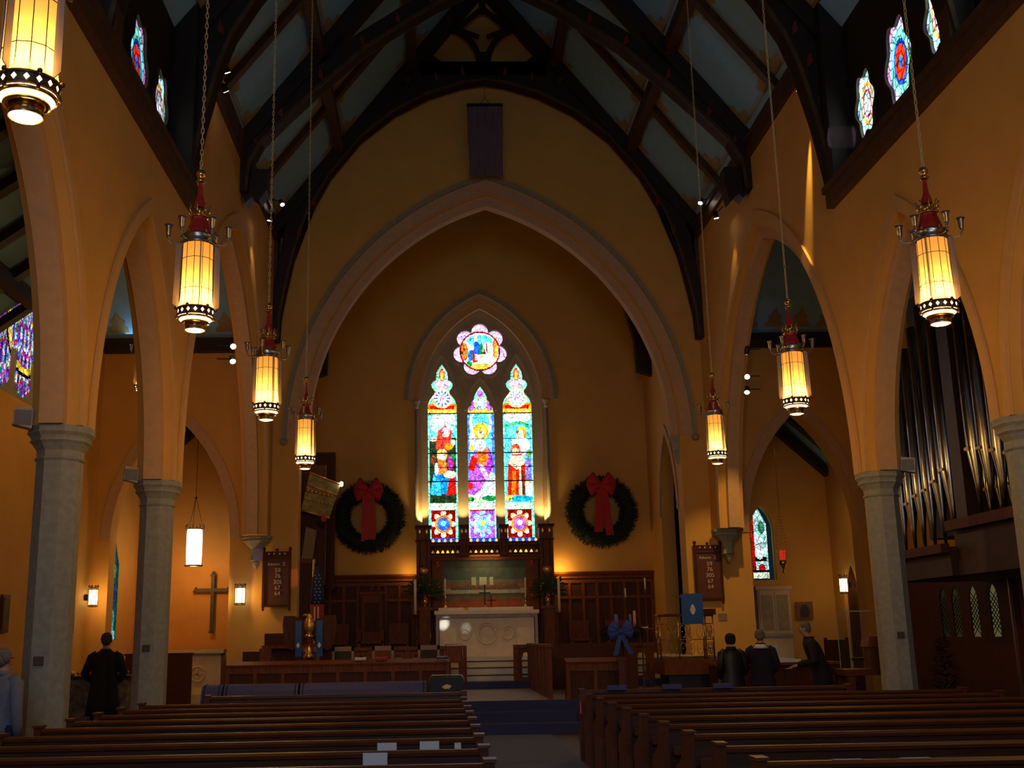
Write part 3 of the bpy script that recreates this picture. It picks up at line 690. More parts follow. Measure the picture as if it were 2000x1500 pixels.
# narrow chapel windows
def paintS(X,Z):
    P=Pt(X,Z,(.6,.95,.9)); P.rect(-.2,.2,.5,.62,dk).ell(0,.9,.14,.35,(.85,1,1)).rect(-.3,-.12,0,2,(.5,.02,.02)).ell(.05,.3,.1,.12,red).rect(-.4,.4,0,.18,(.9,1,.8)).rect(-.4,.4,.18,.24,dk).ell(.1,1.5,.1,.2,(.1,.3,.2)); return P.C
o=glass_panel('window_%d'%n,lambda X,Z:(np.abs(X)<.25*np.clip((2.1-Z)/.5,0,1)),paintS,.5,2.1,.025,glass_mat('chapel_glass',1.5,9,.06),'y',(8.1,33.1,3.2)); tag(o,'narrow pale stained glass lancet in the right chapel','window',kind='structure'); n+=1
def paintS2(X,Z): 
    P=Pt(X,Z,(.05,.25,.25)); P.ell(0,.5,.2,.3,(.2,.6,.5)).ell(0,1.2,.15,.3,(.1,.15,.5)).ell(0,1.8,.2,.2,(.3,.5,.3)).rect(-.3,.3,0,.25,(.5,.9,.9)); return P.C
o=glass_panel('window_%d'%n,lambda X,Z:np.hypot(0*X,0)+np.abs(X)<.42*np.clip((2.6-Z)/.6,0,1),paintS2,.84,2.6,.03,glass_mat('chapel_glass_dim',.5,10,.03),'x',(-XO+.005,30.9,1.75)); tag(o,'narrow green and blue lancet in the left chapel','window',kind='structure'); n+=1
# ------------------------------------------------------------------ pointed door, right chapel
mb=MB().use(SWD).plate([(31.1,0),(32.2,0),(32.2,2.6)]+list(reversed(gothic(31.65,.55,2.6,.95,8)))[1:],[],'x',XO+.1,XO+.18); mb.use(BLK).box(XO+.06,XO+.1,32.0,32.06,1.1,1.25)
tag(mb.build('door_1'),'dark pointed oak door in the right chapel wall',None,kind='structure')
# ------------------------------------------------------------------ hanging lanterns
LG=bpy.data.materials.new('amber_lantern_glass'); LG.use_nodes=True; nt=LG.node_tree; nn=nt.nodes; nn.remove(nn['Principled BSDF'])
tr=nn.new('ShaderNodeBsdfTranslucent'); tr.inputs[0].default_value=(1,.52,.10,1); df=nn.new('ShaderNodeBsdfGlossy'); df.inputs['Roughness'].default_value=.2; df.inputs[0].default_value=(.8,.8,.8,1)
mx=nn.new('ShaderNodeMixShader'); mx.inputs[0].default_value=.06; em=nn.new('ShaderNodeEmission'); em.inputs[0].default_value=(1,.42,.08,1); em.inputs[1].default_value=.30; ad=nn.new('ShaderNodeAddShader')
nt.links.new(tr.outputs[0],mx.inputs[1]); nt.links.new(df.outputs[0],mx.inputs[2]); nt.links.new(mx.outputs[0],ad.inputs[0]); nt.links.new(em.outputs[0],ad.inputs[1]); nt.links.new(ad.outputs[0],nn['Material Output'].inputs[0])
LG.cycles.emission_sampling='NONE'
BULB=emit('lamp_glow',(1,.78,.42),6,'NONE')
DISC=emit('lamp_diffuser',(1,.80,.45),3.2,'NONE')
FIN=mat('frosted_fin',(.30,.26,.24),.35,noise=.05)
LB=mat('lantern_bronze',(.16,.09,.04),.4,metal=.6,noise=.2,scale=20)
def make_lantern(label,group):
    # origin: centre of the bottom disc
    t=empty('hanging_lantern',(0,0,0),0,label,'lantern',group)
    MB().lathe([(.186,.22),(.170,.29),(.162,.40),(.157,.62),(.155,.92)],n=12,smooth=False).build('glass_shade',LG,t)
    mb=MB()
    for j in range(12):
        a=2*pi*j/12; mb.tube([(.167*math.cos(a),.167*math.sin(a),.22),(.159*math.cos(a),.159*math.sin(a),.92)],.0035,5)
    for z in (.42,.75):
        r=.164 if z<.5 else .160; mb.tube([(r*math.cos(2*pi*j/12),r*math.sin(2*pi*j/12),z) for j in range(12)],.0035,5,closed=True)
    mb.build('glazing_bars',BLK,t)
    MB().lathe([(.168,.915),(.172,.93),(.165,.95),(.165,1.0),(.172,1.01),(.150,1.03)],n=24).build('upper_band',SILV,t)
    mb=MB().use(LB)
    for j in range(16):
        a0=2*pi*j/16;a1=a0+2*pi/16;am=(a0+a1)/2; r=.187; hz=.022; ha=.095
        P_=lambda a,z: (r*math.cos(a),r*math.sin(a),z)
        vs=[P_(a0,.145),P_(a1,.145),P_(a1,.215),P_(a0,.215),P_(am,.18-hz),P_(am+ha,.18),P_(am,.18+hz),P_(am-ha,.18),P_(am,.145),P_(a1,.18),P_(am,.215),P_(a0,.18)]
        mb.add(vs,[(0,8,4,7),(0,7,11),(8,1,5,4),(1,9,5),(9,2,6,5),(2,10,6),(10,3,7,6),(3,11,7)])
    for z in (.145,.215): mb.tube([(.185*math.cos(2*pi*j/24),.185*math.sin(2*pi*j/24),z) for j in range(24)],.013,6,closed=True)
    for j in range(6):
        a=2*pi*j/6+.3; mb.ball((.20*math.cos(a),.20*math.sin(a),.225),.018,n=8); mb.ball((.19*math.cos(a),.19*math.sin(a),.12),.014,n=8)
    mb.build('pierced_band',None,t)
    MB().lathe([(.178,.15),(.178,.21)],n=24).build('lit_lining',BULB,t)
    mb=MB(); mb.lathe([(.13,.125),(.178,.13),(.178,.115),(.13,.108)],n=28); mb.build('upper_ring',BRASS,t)
    MB().lathe([(1e-4,.106),(.165,.108)],n=28).build('upper_diffuser',DISC,t)
    MB().lathe([(.138,.088),(.140,.07),(.10,.066),(.10,.088)],n=28).build('middle_ring',BRASS,t)
    MB().lathe([(.10,.09),(.098,.0),(.104,-.004),(.104,.004),(.101,.09)],n=28).build('bottom_cylinder',BRASS,t)
    MB().lathe([(1e-4,.004),(.096,.002)],n=24).build('bottom_diffuser',DISC,t)
    for j in range(4):
        a=2*pi*j/4+.35; c,s=math.cos(a),math.sin(a); w=.004
        mb=MB(); mb.add([(.175*c-w*s,.175*s+w*c,.22),(.235*c-w*s,.235*s+w*c,.26),(.225*c-w*s,.225*s+w*c,.90),(.172*c-w*s,.172*s+w*c,.93),(.175*c+w*s,.175*s-w*c,.22),(.235*c+w*s,.235*s-w*c,.26),(.225*c+w*s,.225*s-w*c,.90),(.172*c+w*s,.172*s-w*c,.93)],[(0,1,2,3),(7,6,5,4),(0,4,5,1),(1,5,6,2),(2,6,7,3),(3,7,4,0)])
        mb.build('side_fin',FIN,t)
    for j in range(6):
        a=2*pi*j/6+.15; c,s=math.cos(a),math.sin(a)
        arm=MB().tube([(.16*c,.16*s,.96),(.22*c,.22*s,.925),(.28*c,.28*s,.93),(.305*c,.305*s,.97),(.305*c,.305*s,1.0)],.006,6).build('candle_arm',SILV,t)
        MB().lathe([(.012,.0),(.022,.012),(.014,.02),(.026,.04),(.030,.12),(.046,.145),(.030,.145),(.025,.06)],(.305*c,.305*s,.985),12).build('candle_cup',SILV,arm)
        MB().tube([(.17*c,.17*s,1.0),(.175*c,.175*s,1.05),(.155*c,.155*s,1.09)],[.012,.008,.001],5).build('cresting_leaf',SILV,t)
    MB().lathe([(.135,1.02),(.125,1.08),(.10,1.15),(.085,1.20),(.088,1.22)],n=6,smooth=False).build('red_canopy',RED,t)
    MB().lathe([(.09,1.215),(.105,1.225),(.095,1.24)],n=20).build('gold_ring',BRASS,t)
    mb=MB()
    for j in range(8):
        a=2*pi*j/8; c,s=math.cos(a),math.sin(a); mb.tube([(.09*c,.09*s,1.24),(.115*c,.115*s,1.29),(.10*c,.10*s,1.33),(.12*c,.12*s,1.36)],[.010,.012,.006,.010],5); mb.ball((.105*c,.105*s,1.225),.012,n=6)
    mb.lathe([(.04,1.24),(.05,1.30),(.03,1.36)],n=10)
    mb.build('gold_crown',BRASS,t)
    MB().lathe([(.060,1.34),(.052,1.40),(.030,1.46),(.020,1.60),(.024,1.615)],n=8,smooth=False).build('red_spire',RED,t)
    MB().lathe([(.03,1.61),(.046,1.625),(.05,1.64),(.03,1.655),(.022,1.67),(.045,1.69),(.052,1.715),(.040,1.745),(.015,1.765)],n=16).build('brass_knop',BRASS,t)
    return t
def chain_mesh(n,pitch=.062):
    mb=MB()
    for i in range(n):
        z=i*pitch+.01; pts=[]
        for j in range(10):
            th=2*pi*j/10; x=.014*math.cos(th); zz=.024*math.sin(th)*1.6; pts.append((x,0,z+zz) if i%2 else (0,x,z+zz))
        mb.tube(pts,.0055,5,closed=True)
    return mb
LZ=4.77; lant=[]
proto=None
names={(-1,6.31):'largest and nearest hanging amber lantern, cut by the top left corner of the frame',
(-1,11.12):'second hanging amber lantern from the camera on the left side of the nave',(1,11.12):'largest hanging amber lantern on the right, in front of the organ pipes',
(-1,15.95):'third hanging amber lantern from the camera on the left side',(1,15.95):'middle hanging amber lantern on the right side of the nave',
(-1,20.74):'farthest hanging amber lantern on the left, over the choir',(1,20.74):'farthest hanging amber lantern on the right, over the choir'}
ch=None
for s,y in ((-1,11.12),(1,11.12),(-1,6.31),(-1,15.95),(1,15.95),(-1,20.74),(1,20.74),(1,6.31)):
    if (s,y)==(1,6.31): 
        light('lamp_right_near','POINT',(s*3.88,y,LZ-.06),70,WARM,.1); continue
    if proto is None: t=proto=make_lantern('x','amber lanterns hanging on chains over the nave')
    else: t=copy_tree(proto)
    t.location=(s*3.88,y,LZ); t['label']=names[(s,y)]; lant.append(t)
    t.rotation_euler=(0,0,[.0,.5,.9,.25,.7,.35,.1][len(lant)-1])
for t in lant:
    x,y,z=t.location; top=rz(3.88)-.3; nl=int((top-z-1.76)/.062)
    if ch is None: ch=chain_mesh(nl).build('chain',mat('chain_brass',(.80,.62,.30),.5,metal=.3,noise=.1),t); ch.location=(0,0,1.77)
    else: c=bpy.data.objects.new('chain',ch.data); col.objects.link(c); c.parent=t; c.location=(0,0,1.77)
    light('lantern_bulb','POINT',(0,0,.29),14,(1,.85,.62),.06,t)
    light('lantern_downlight','POINT',(0,0,-.10),57,WARM,.09,t)
# aisle lanterns seen past the piers
for x,y,z,w in ((-7.72,23.7,6.85,'hanging in the left transept beyond the second column'),(-9.95,23.9,8.62,'hanging in the left transept beyond the near column')):
    t=copy_tree(proto); t.location=(x,y,z); t['label']='amber lantern partly hidden, '+w; t['group']='amber lanterns in the left aisle'
    for c in [c for c in t.children_recursive if c.type=='LIGHT']: c.data=c.data.copy(); c.data.energy*=.45

# ------------------------------------------------------------------ pews
def make_pew(w,rack=True):
    t=empty('pew',(0,0,0))
    mb=MB(); mb.plate([(0,.36),(.03,.36),(-.02,.86),(-.045,.86)],[],'x',0,w)
    mb.build('backrest',PWD,t)
    mb=MB(); mb.plate([(-.075,.845),(.0,.845),(.005,.865),(-.01,.885),(-.065,.885),(-.08,.868)],[],'x',-.005,w+.005); mb.build('top_rail',PW,t)
    MB().plate([(.02,.40),(.45,.43),(.46,.445),(.45,.46),(.02,.435)],[],'x',.03,w-.03).build('seat',PW,t)
    MB().box(.06,w-.06,-.12,-.03,.64,.66).box(.06,w-.06,-.12,-.11,.66,.72).build('book_rack',PW,t) if rack else None
    for x in (0,w):
        mb=MB(); mb.plate([(-.09,0),(.47,0),(.47,.08),(.43,.12),(.43,.40),(.46,.50),(.40,.60),(.20,.66),(.08,.78),(.03,.90),(-.10,.90),(-.09,.80),(-.07,.45)],[],'x',x-.03,x+.03)
        mb.box(x-.042,x+.042,-.115,.04,.895,.915)
        mb.build('end_panel',PW,t)
    return t
ordn=['front','second','third','fourth','fifth','sixth','seventh','eighth','ninth','tenth','eleventh','twelfth']
def pew_block(x0,w,ys,side,lab,group,rot=0,first=None):
    p=None
    for i,y in enumerate(ys):
        t=make_pew(w) if p is None else copy_tree(p)
        p=p or t; t.location=(x0,y,0); t['label']=lab%(ordn[i] if i<12 else 'rear'); t['category']='pew'; t['group']=group
    return p
yl_=[15.65-i*.925 for i in range(11)]; yr_=[14.98-i*.985 for i in range(10)]
pew_block(-5.15,4.05,yl_[1:],'left','long oak pew, %s row of the left nave block','pews of the left nave block')
pew_block(.53,4.9,yr_,'right','long oak pew, %s row of the right nave block','pews of the right nave block')
ya_=[13.6-i*.95 for i in range(4)]
pew_block(6.75,3.1,[14.4-i*1.0 for i in range(4)],'right aisle','short oak pew, %s row of the right aisle block','pews of the right aisle')
pew_block(-9.6,2.9,[15.2-i*1.0 for i in range(4)],'left aisle','short oak pew, %s row of the left aisle block','pews of the left aisle')
# pew fronts (screens)
def pew_front(x0,x1,y,h,n,label,m=SW,blue=0):
    t=empty('front_screen',(x0,y,0),0,label,'screen'); w=x1-x0
    MB().box(0,w,-.02,.02,.0,h-.04).build('board',PWD,t)
    MB().box(-.04,w+.04,-.06,.06,h-.04,h).build('cap_rail',PW,t)
    for i in range(n+1): MB().box(i*w/n-.04,i*w/n+.04,-.035,-.02,.06,h-.04).build('stile',PW,t)
    for x in (0,w): MB().box(x-.04,x+.04,-.08,.08,0,h+.02).build('post',PW,t)
    return t
pew_front(-4.7,-1.06,16.55,.89,6,'panelled oak front screen before the left pew block')
pew_front(.53,4.2,15.75,.92,6,'panelled oak front screen before the right pew block')
# hassocks and papers
for i,(x,y) in enumerate(((1.0,15.6),(1.75,15.6),(2.45,15.6))):
    o=MB().box(-.13,.13,-.04,.04,-.03,.03).build('kneeler_pad',CUSH); o.location=(x,15.64,.895); tag(o,'dark blue pad on the right pew front, %s from the aisle'%ordn[i].replace('front','first'),'pad','blue pads on the right pew front'); o.location.z=.95
def leaflet(x,y,z,w,h,m,label,tilt=-.06,rz_=0):
    o=MB().box(-w/2,w/2,-.002,.002,0,h).build('leaflet',m); o.location=(x,y,z); o.rotation_euler=(tilt,0,rz_); tag(o,label,'leaflet','service leaflets in the pews'); return o
def rowy(i): return yl_[i]
leaflet(-1.82,yl_[7]-.092,.662,.15,.20,PAPER,'pale blue leaflet in the left pew rack, left of the pair')
leaflet(-1.49,yl_[7]-.092,.662,.15,.205,PAPER,'pale blue leaflet in the left pew rack, right of the pair')
leaflet(-1.27,yl_[7]-.092,.662,.05,.19,WHT,'tiny white card in the left pew near the aisle')
leaflet(-1.86,yl_[8]-.092,.662,.17,.215,PAPER,'white leaflet in the nearest left pew at the bottom edge',-.06)
leaflet(.49,15.60,.62,.10,.16,PPINK,'pink card on the aisle end of the right front pew',0,pi/2)
leaflet(-5.20,11.4,.66,.14,.2,PPINK,'pink sheet by the base of the near left column',0,.3)
for i,x in enumerate((1.07,1.49)):
    o=MB().box(-.09,.09,-.03,.03,0,.003).build('leaflet',mat('dim_paper',(.35,.36,.42),.7)); o.location=(x,yr_[8]-.038,.886); tag(o,('left' if i==0 else 'right')+' pale sheet lying on a dark right pew near the bottom edge','leaflet','service leaflets in the pews')

# ------------------------------------------------------------------ chancel arch furniture
def hymn_board(x,label):
    t=empty('hymn_board',(x,YE-.16,2.45),0,label,'hymn board','oak hymn boards beside the chancel arch')
    MB().box(-.31,.31,0,.04,.06,1.36).build('board',mat('hymn_board_oak',(.13,.035,.018),.6,noise=.15,scale=6),t)
    mb=MB()
    for sx in (-1,1):
        mb.box(sx*.33-.03,sx*.33+.03,-.03,.05,0,1.42); mb.ball((sx*.33,0,1.49),.045); mb.lathe([(.02,1.42),(.035,1.44),(.02,1.46)],(sx*.33,0,0),8); mb.ball((sx*.33,0,-.03),.035)
    mb.box(-.33,.33,-.025,.05,.03,.09).box(-.33,.33,-.025,.05,1.30,1.42).ball((0,0,1.46),.04)
    mb.box(-.34,.34,-.035,.04,1.22,1.25)
    mb.build('frame',SWD,t)
    mb=MB()
    for xx in (-.2,-.07,.07,.2): mb.plate([(xx-.022,1.36),(xx,1.33),(xx+.022,1.36),(xx,1.39)],[],'y',-.03,-.024)
    mb.build('carved_cresting',LETT,t)
    for i,(tx,z,sz,dx) in enumerate((('Advent',1.10,.105,-.09),('2',1.10,.13,.20),('59',.94,.15,.03),('76',.80,.15,.03),('305',.65,.15,.03),('67',.50,.15,.03),('64',.36,.15,.03))):
        v,f=textmesh(tx,sz); o=MB().add(v,f).build('number' if i else 'lettering',LETT,t); o.location=(dx*.9,-.012,z); o.rotation_euler=(pi/2,0,0)
    return t
hymn_board(-5.52,'dark oak hymn board on the left of the chancel arch')
hymn_board(5.53,'dark oak hymn board on the right of the chancel arch')
# banner
t=empty('hanging_banner',(0,28.35,0),0,'long violet grey banner hanging above the chancel arch apex','banner')
mb=MB(); pts=[(-.46+.92*i/20, .015*math.sin(i*1.3)) for i in range(21)]; mb.plate(pts+[(x,y+.01) for x,y in reversed(pts)],[],'z',13.9,15.96); mb.build('cloth',BANNER,t)
for s in (-1,1): MB().tube([(s*.475,0,13.92),(s*.475,0,15.95)],.009,6).build('fringe',GILT,t)
MB().box(-.50,.50,-.03,.03,15.95,16.03).build('crossbar',BLK,t)
mb=MB().tube([(-.14,0,16.03),(0,0,16.2),(.14,0,16.03)],.008,5); mb.tube([(0,0,16.2),(0,0,16.75)],.006,5); mb.build('cord',BLK,t)

# ------------------------------------------------------------------ sconces and pendants
AMB=emit('sconce_glass',(1,.80,.45),4.0,'NONE')
def sconce(loc,rz_,label,e=22,group='crenellated wall lanterns'):
    t=empty('wall_lantern',loc,rz_,label,'wall lamp',group)   # local -y faces the room
    MB().lathe([(.085,.03),(.085,.33)],(0,-.16,0),6,smooth=False).build('glass',AMB,t)
    mb=MB(); 
    for j in range(6):
        a=2*pi*j/6; mb.tube([(.092*math.cos(a),-.16+.092*math.sin(a),.0),(.092*math.cos(a),-.16+.092*math.sin(a),.40)],.006,5)
        mb.plate([(-.02,.38),(.02,.38),(0,.43)],[],'y',-.25,-.24) if j==0 else None
    for z in (.0,.03,.33,.37): mb.tube([(.094*math.cos(2*pi*j/12),-.16+.094*math.sin(2*pi*j/12),z) for j in range(12)],.007,5,closed=True)
    for j in range(8):
        a=2*pi*j/8; mb.ball((.094*math.cos(a),-.16+.094*math.sin(a),.40),.016,n=6)
    mb.build('cage',BLK,t)
    MB().box(-.05,.05,-.07,0,.12,.24).build('wall_bracket',BLK,t)
    light('wall_lantern_bulb','POINT',(0,-.30,.18),e,WARM,.08,t); t.scale=(1.4,1.2,1.25)
sconce((-6.42,YE-.02,2.55),0,'lit wall lantern under the left corbel',26)
sconce((-XO+.02,28.45,2.55),pi/2,'lit wall lantern on the far left wall behind the standing man',15)
sconce((XO-.02,31.6+.0,2.68),-pi/2,'small wall lantern in the right chapel',7)
def pendant_lamp(loc,label,top,e):
    t=empty('pendant_lamp',loc,0,label,'pendant lamp'); t.scale=(1.3,1.3,1)
    mb=MB()
    for j in range(4):
        a=pi/4+pi/2*j; mb.lathe([(.085,.02),(.095,.3),(.095,.9),(.085,1.0)],(.085*math.cos(a),.085*math.sin(a),0),8)
    mb.build('glass',emit('pendant_glass',(1,.88,.62),4.2,'NONE'),t)
    mb=MB(); mb.lathe([(.19,-.02),(.20,0),(.19,.02)],n=16)
    for j in range(8):
        a=2*pi*j/8; mb.tube([(.19*math.cos(a),.19*math.sin(a),1.0),(.20*math.cos(a),.20*math.sin(a),1.10),(.17*math.cos(a),.17*math.sin(a),1.16)],[.014,.012,.004],5)
    mb.tube([(.18*math.cos(2*pi*j/16),.18*math.sin(2*pi*j/16),1.02) for j in range(16)],.014,5,closed=True)
    mb.build('crown',LB,t)
    mb=MB()
    for j in range(3):
        a=2*pi*j/3; mb.tube([(.17*math.cos(a),.17*math.sin(a),1.1),(0,0,1.9)],.005,5)
    mb.tube([(0,0,1.9),(0,0,top-loc[2])],.006,5); mb.ball((0,0,1.9),.03,n=8); mb.build('suspension',BLK,t)
    light('pendant_bulb','POINT',(0,0,-.15),e,(1,.50,.12),.12,t)
    light('pendant_glow','POINT',(0,-.34,.5),e*.5,(1,.50,.12),.15,t)
pendant_lamp((-8.22,31.6,3.72),'bright white pendant lamp glowing inside the left chapel',8.4,34)
light('chapel_fill_right','POINT',(9.1,31.0,4.6),6,WARM,.2)  # added fill light for the right chapel, no fixture
light('aisle_fill_left','POINT',(-8.6,22.0,5.6),5,WARM,.2)  # added fill light on the left, no fixture modelled
light('aisle_fill_right','POINT',(8.9,24.0,5.6),6,WARM,.2)  # added fill light on the right, no fixture modelled

# spot fixtures
SPT=emit('spot_lamp_face',(1,.86,.66),16,'NONE')
def spot(loc,aim,label,e=0,angle=40,colr=(1,.8,.5),lit=True,arm=(0,.0,.25),blend=.6):
    t=empty('spotlight',(0,0,0),0,label,'spotlight','small black spotlights around the crossing'); p=Vector(loc); d=(Vector(aim)-p).normalized()
    MB().tube([p-d*.16,p-d*.02,p+d*.0],[.05,.062,.065],12).build('housing',BLK,t)
    MB().tube([p+d*.001,p+d*.006],[.056,.056],12).build('lens',SPT if lit else SILV,t)
    MB().tube([p-d*.1,p-d*.1+Vector(arm)],.012,6).build('arm',BLK,t)
    if e: light('spot_bulb','SPOT',p+d*.03,e,colr,.03,t,p+d*2,angle,blend)
spot((-5.35,27.25,12.65),(-1,22,2),'lit spotlight below the roof at the left of the chancel arch',30,30,arm=(-.3,0,.1))
spot((5.42,26.8,12.45),(1,22,2),'lit spotlight below the roof at the right of the chancel arch',30,30,arm=(.3,0,.1))
spot((-5.5,21.9,7.45),(-2,12,1.2),'large glaring spotlight on the left wall of the crossing',10,30,arm=(-.3,0,0))
spot((-5.5,21.9,7.14),(-3,16,1),'small lower spotlight on the left wall of the crossing',0,arm=(-.3,0,0))
spot((5.5,23.9,7.72),(5.9,29,2.6),'upper small spotlight on the right transept arch',480,34,(1,.55,.14),arm=(.3,0,0))
spot((5.5,24.0,7.2),(2,10,1.2),'large glaring spotlight on the right transept arch',10,30,arm=(.3,0,0))
spot((5.5,24.1,6.87),(4,20,1),'lower small spotlight on the right transept arch',0,arm=(.3,0,0))
spot((-5.45,20.15,12.55),(-3,24,5),'upper spotlight on the left crossing plate',0,arm=(-.2,0,-.1))
spot((-5.45,20.05,12.1),(-2,27,5),'lower spotlight on the left crossing plate',0,arm=(-.2,0,.1))
spot((5.50,19.15,11.62),(5.72,19.75,9.7),'spotlight at the right truss foot throwing a yellow streak on the wall',1000,14,(1,.62,.16),arm=(.2,0,.1),blend=.9)
spot((-5.3,24.9,11.3),(-5.75,25.3,8.8),'small spotlight by the left timber bracket',40,55,(1,.62,.2),arm=(-.2,0,.2))
spot((5.3,24.9,11.3),(5.75,25.3,8.8),'small spotlight by the right timber bracket',40,45,(1,.62,.2),arm=(.2,0,.2))

# ------------------------------------------------------------------ wreaths
def wreath(loc,label,rtilt,tails):
    t=empty('christmas_wreath',loc,0,label,'wreath','evergreen wreaths on the east wall')
    rnd=random.Random(int(loc[0]*10)); mb=MB()
    mb.tube([(.84*math.cos(2*pi*j/36),0,.84*math.sin(2*pi*j/36)) for j in range(36)],.21,8,closed=True)
    for _ in range(2200):
        a=rnd.random()*2*pi; b=rnd.random()*2*pi; r=.84+.22*math.cos(b); y=.19*math.sin(b); p=Vector((r*math.cos(a),y,r*math.sin(a)))
        o=Vector((math.cos(b)*math.cos(a),math.sin(b)*1.0,math.cos(b)*math.sin(a))); tg=Vector((-math.sin(a),0,math.cos(a)))
        d=(o*.7+tg*rnd.uniform(-.9,.9)+Vector((rnd.uniform(-.3,.3),rnd.uniform(-.4,.1),rnd.uniform(-.3,.3)))).normalized()*rnd.uniform(.08,.15)
        sd=d.cross(Vector((rnd.random(),rnd.random(),rnd.random()))).normalized()*.014
        if p.y+d.y>.20: d.y=0; p.y=min(p.y,.19)
        mb.add([p-sd,p+sd,p+d+sd*.3,p+d-sd*.3],[(0,1,2,3)])
    g=mb.build('greenery',EVG,t)
    bow=empty('bow',(rtilt,-.26,.80)); bow.parent=t
    k=MB().ball((0,0,0),.10,.07,.09).build('knot',RIB,bow)
    for s,up_ in ((-1,1),(1,1),(-1,-.6),(1,-.6)):
        mb=MB(); n=12; m_=8; vs=[]; L=.44; d=Vector((s,0,up_*.62)).normalized(); e=Vector((-d.z,0,d.x))
        for i in range(n+1):
            f=i/n; wd=.05+.14*math.sin(pi*min(1,f*.62+.0))**1.2; dp=.02+.07*math.sin(pi*f)
            for j in range(m_): th=2*pi*j/m_; vs.append(d*(L*f)+e*(wd*math.cos(th)*(1+.12*math.sin(9*f)))+Vector((0,dp*math.sin(th),0)))
        fs=[(i*m_+j,i*m_+(j+1)%m_,(i+1)*m_+(j+1)%m_,(i+1)*m_+j) for i in range(n) for j in range(m_)]+[tuple(range(n*m_,n*m_+m_))]
        mb.add(vs,fs,True); mb.build('loop',RIB,bow)
    for (x0,x1,ln,w0,w1) in tails:
        mb=MB(); vs=[];n=8
        for i in range(n+1):
            f=i/n; x=x0+(x1-x0)*f; z=-ln*f; w=w0+(w1-w0)*f; y=-.02-.05*math.sin(f*5); vs+=[(x-w,y,z),(x+w,y+.02,z)]
        mb.add(vs,[(2*i,2*i+1,2*i+3,2*i+2) for i in range(n)]); mb.build('tail',RIB,bow)
    return t
wreath((-3.54,34.46,5.30),'evergreen wreath with red bow left of the east window',.0,((-.08,-.16,1.55,.09,.06),(.05,.07,1.50,.14,.16)))
wreath((3.66,34.46,5.38),'evergreen wreath with red bow right of the east window',-.02,((-.03,-.14,1.45,.12,.13),(.06,.22,1.55,.10,.12)))

# ------------------------------------------------------------------ wainscot on the east wall
for s,w in ((-1,'left'),(1,'right')):
    t=empty('wall_panelling',(s*3.65,34.6,0),0,'dark oak wainscot on the %s of the altar'%w,'panelling','sanctuary wainscot')
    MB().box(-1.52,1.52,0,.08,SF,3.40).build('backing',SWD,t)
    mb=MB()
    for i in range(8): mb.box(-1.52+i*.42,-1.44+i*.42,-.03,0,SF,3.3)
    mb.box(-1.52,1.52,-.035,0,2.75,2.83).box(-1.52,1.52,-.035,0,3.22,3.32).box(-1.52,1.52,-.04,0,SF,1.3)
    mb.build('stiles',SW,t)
    MB().plate([(-.12,3.50),(-.14,3.56),(.08,3.56),(.08,3.36),(-.05,3.36),(-.05,3.42)],[],'x',-1.54,1.54).build('cornice',SW,t)
# ------------------------------------------------------------------ reredos
t=empty('reredos',(0,34.2,0),0,'carved dark oak reredos with gilded arcades behind the altar','reredos')
ox=-.03
PXS=[-1.86,-.63,.57,1.86]
for i,x in enumerate(PXS):
    w=.21 if i in(0,3) else .12; zb=SF if i in (0,3) else 4.05
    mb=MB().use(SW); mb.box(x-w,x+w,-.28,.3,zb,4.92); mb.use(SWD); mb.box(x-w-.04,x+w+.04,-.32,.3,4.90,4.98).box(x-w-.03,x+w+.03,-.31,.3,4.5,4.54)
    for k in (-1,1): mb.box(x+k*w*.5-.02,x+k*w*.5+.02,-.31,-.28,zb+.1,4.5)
    mb.build('post',None,t)
    mb=MB()
    for k in (-.5,.5): mb.plate([(x+k*w-.035,4.78),(x+k*w,4.72),(x+k*w+.035,4.78),(x+k*w,4.86)],[],'y',-.30,-.28); 
    mb.build('gilt_quatrefoil',GILT,t)
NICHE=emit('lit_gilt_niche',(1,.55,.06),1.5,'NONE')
for (a,b) in ((-1.65,-.75),(-.51,.45),(.69,1.65)):
    cx=(a+b)/2
    mb=MB().use(SWD); mb.box(a,b,-.2,.2,4.40,4.47).box(a,b,-.2,.2,4.06,4.14).box(a,b,-.05,.0,4.06,4.47)
    n=6; wd=(b-a)/n
    for i in range(n+1): mb.use(SW).box(a+i*wd-.012,a+i*wd+.012,-.22,-.18,4.10,4.42)
    mb.box(a,b,-.24,-.16,4.36,4.42); mb.box(a,b,-.24,-.16,4.02,4.08)
    mb.build('gallery',None,t)
    for i in range(n):
        if 0<i<n-1 or True:
            c=a+(i+.5)*wd; g=gothic(c,.042,4.15,.08,5)
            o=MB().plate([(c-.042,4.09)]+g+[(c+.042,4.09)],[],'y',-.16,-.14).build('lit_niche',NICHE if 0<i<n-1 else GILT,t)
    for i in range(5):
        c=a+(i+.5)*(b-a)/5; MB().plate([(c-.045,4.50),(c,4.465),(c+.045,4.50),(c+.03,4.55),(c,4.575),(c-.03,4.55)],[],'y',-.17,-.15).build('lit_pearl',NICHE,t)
mb=MB().use(SWD); mb.box(-1.65,1.65,-.02,.25,SF,4.06); mb.use(SW); mb.box(-1.6,-1.3,-.12,.02,2.4,4.02).box(1.24,1.6,-.12,.02,2.4,4.02).box(-1.66,1.66,-.16,.02,3.93,4.03)
mb.build('body',None,t)
for x in (-1.45,1.42):
    for z in (3.2,3.85,2.85): MB().ball((x,-.14,z),.075,.03,.10).build('red_boss',RED,t); 
    for z in (3.2,3.85): MB().tube([(x-.07,-.16,z-.05),(x,-.16,z-.12),(x+.07,-.16,z-.05)],.012,6).build('gilt_crescent',GILT,t)
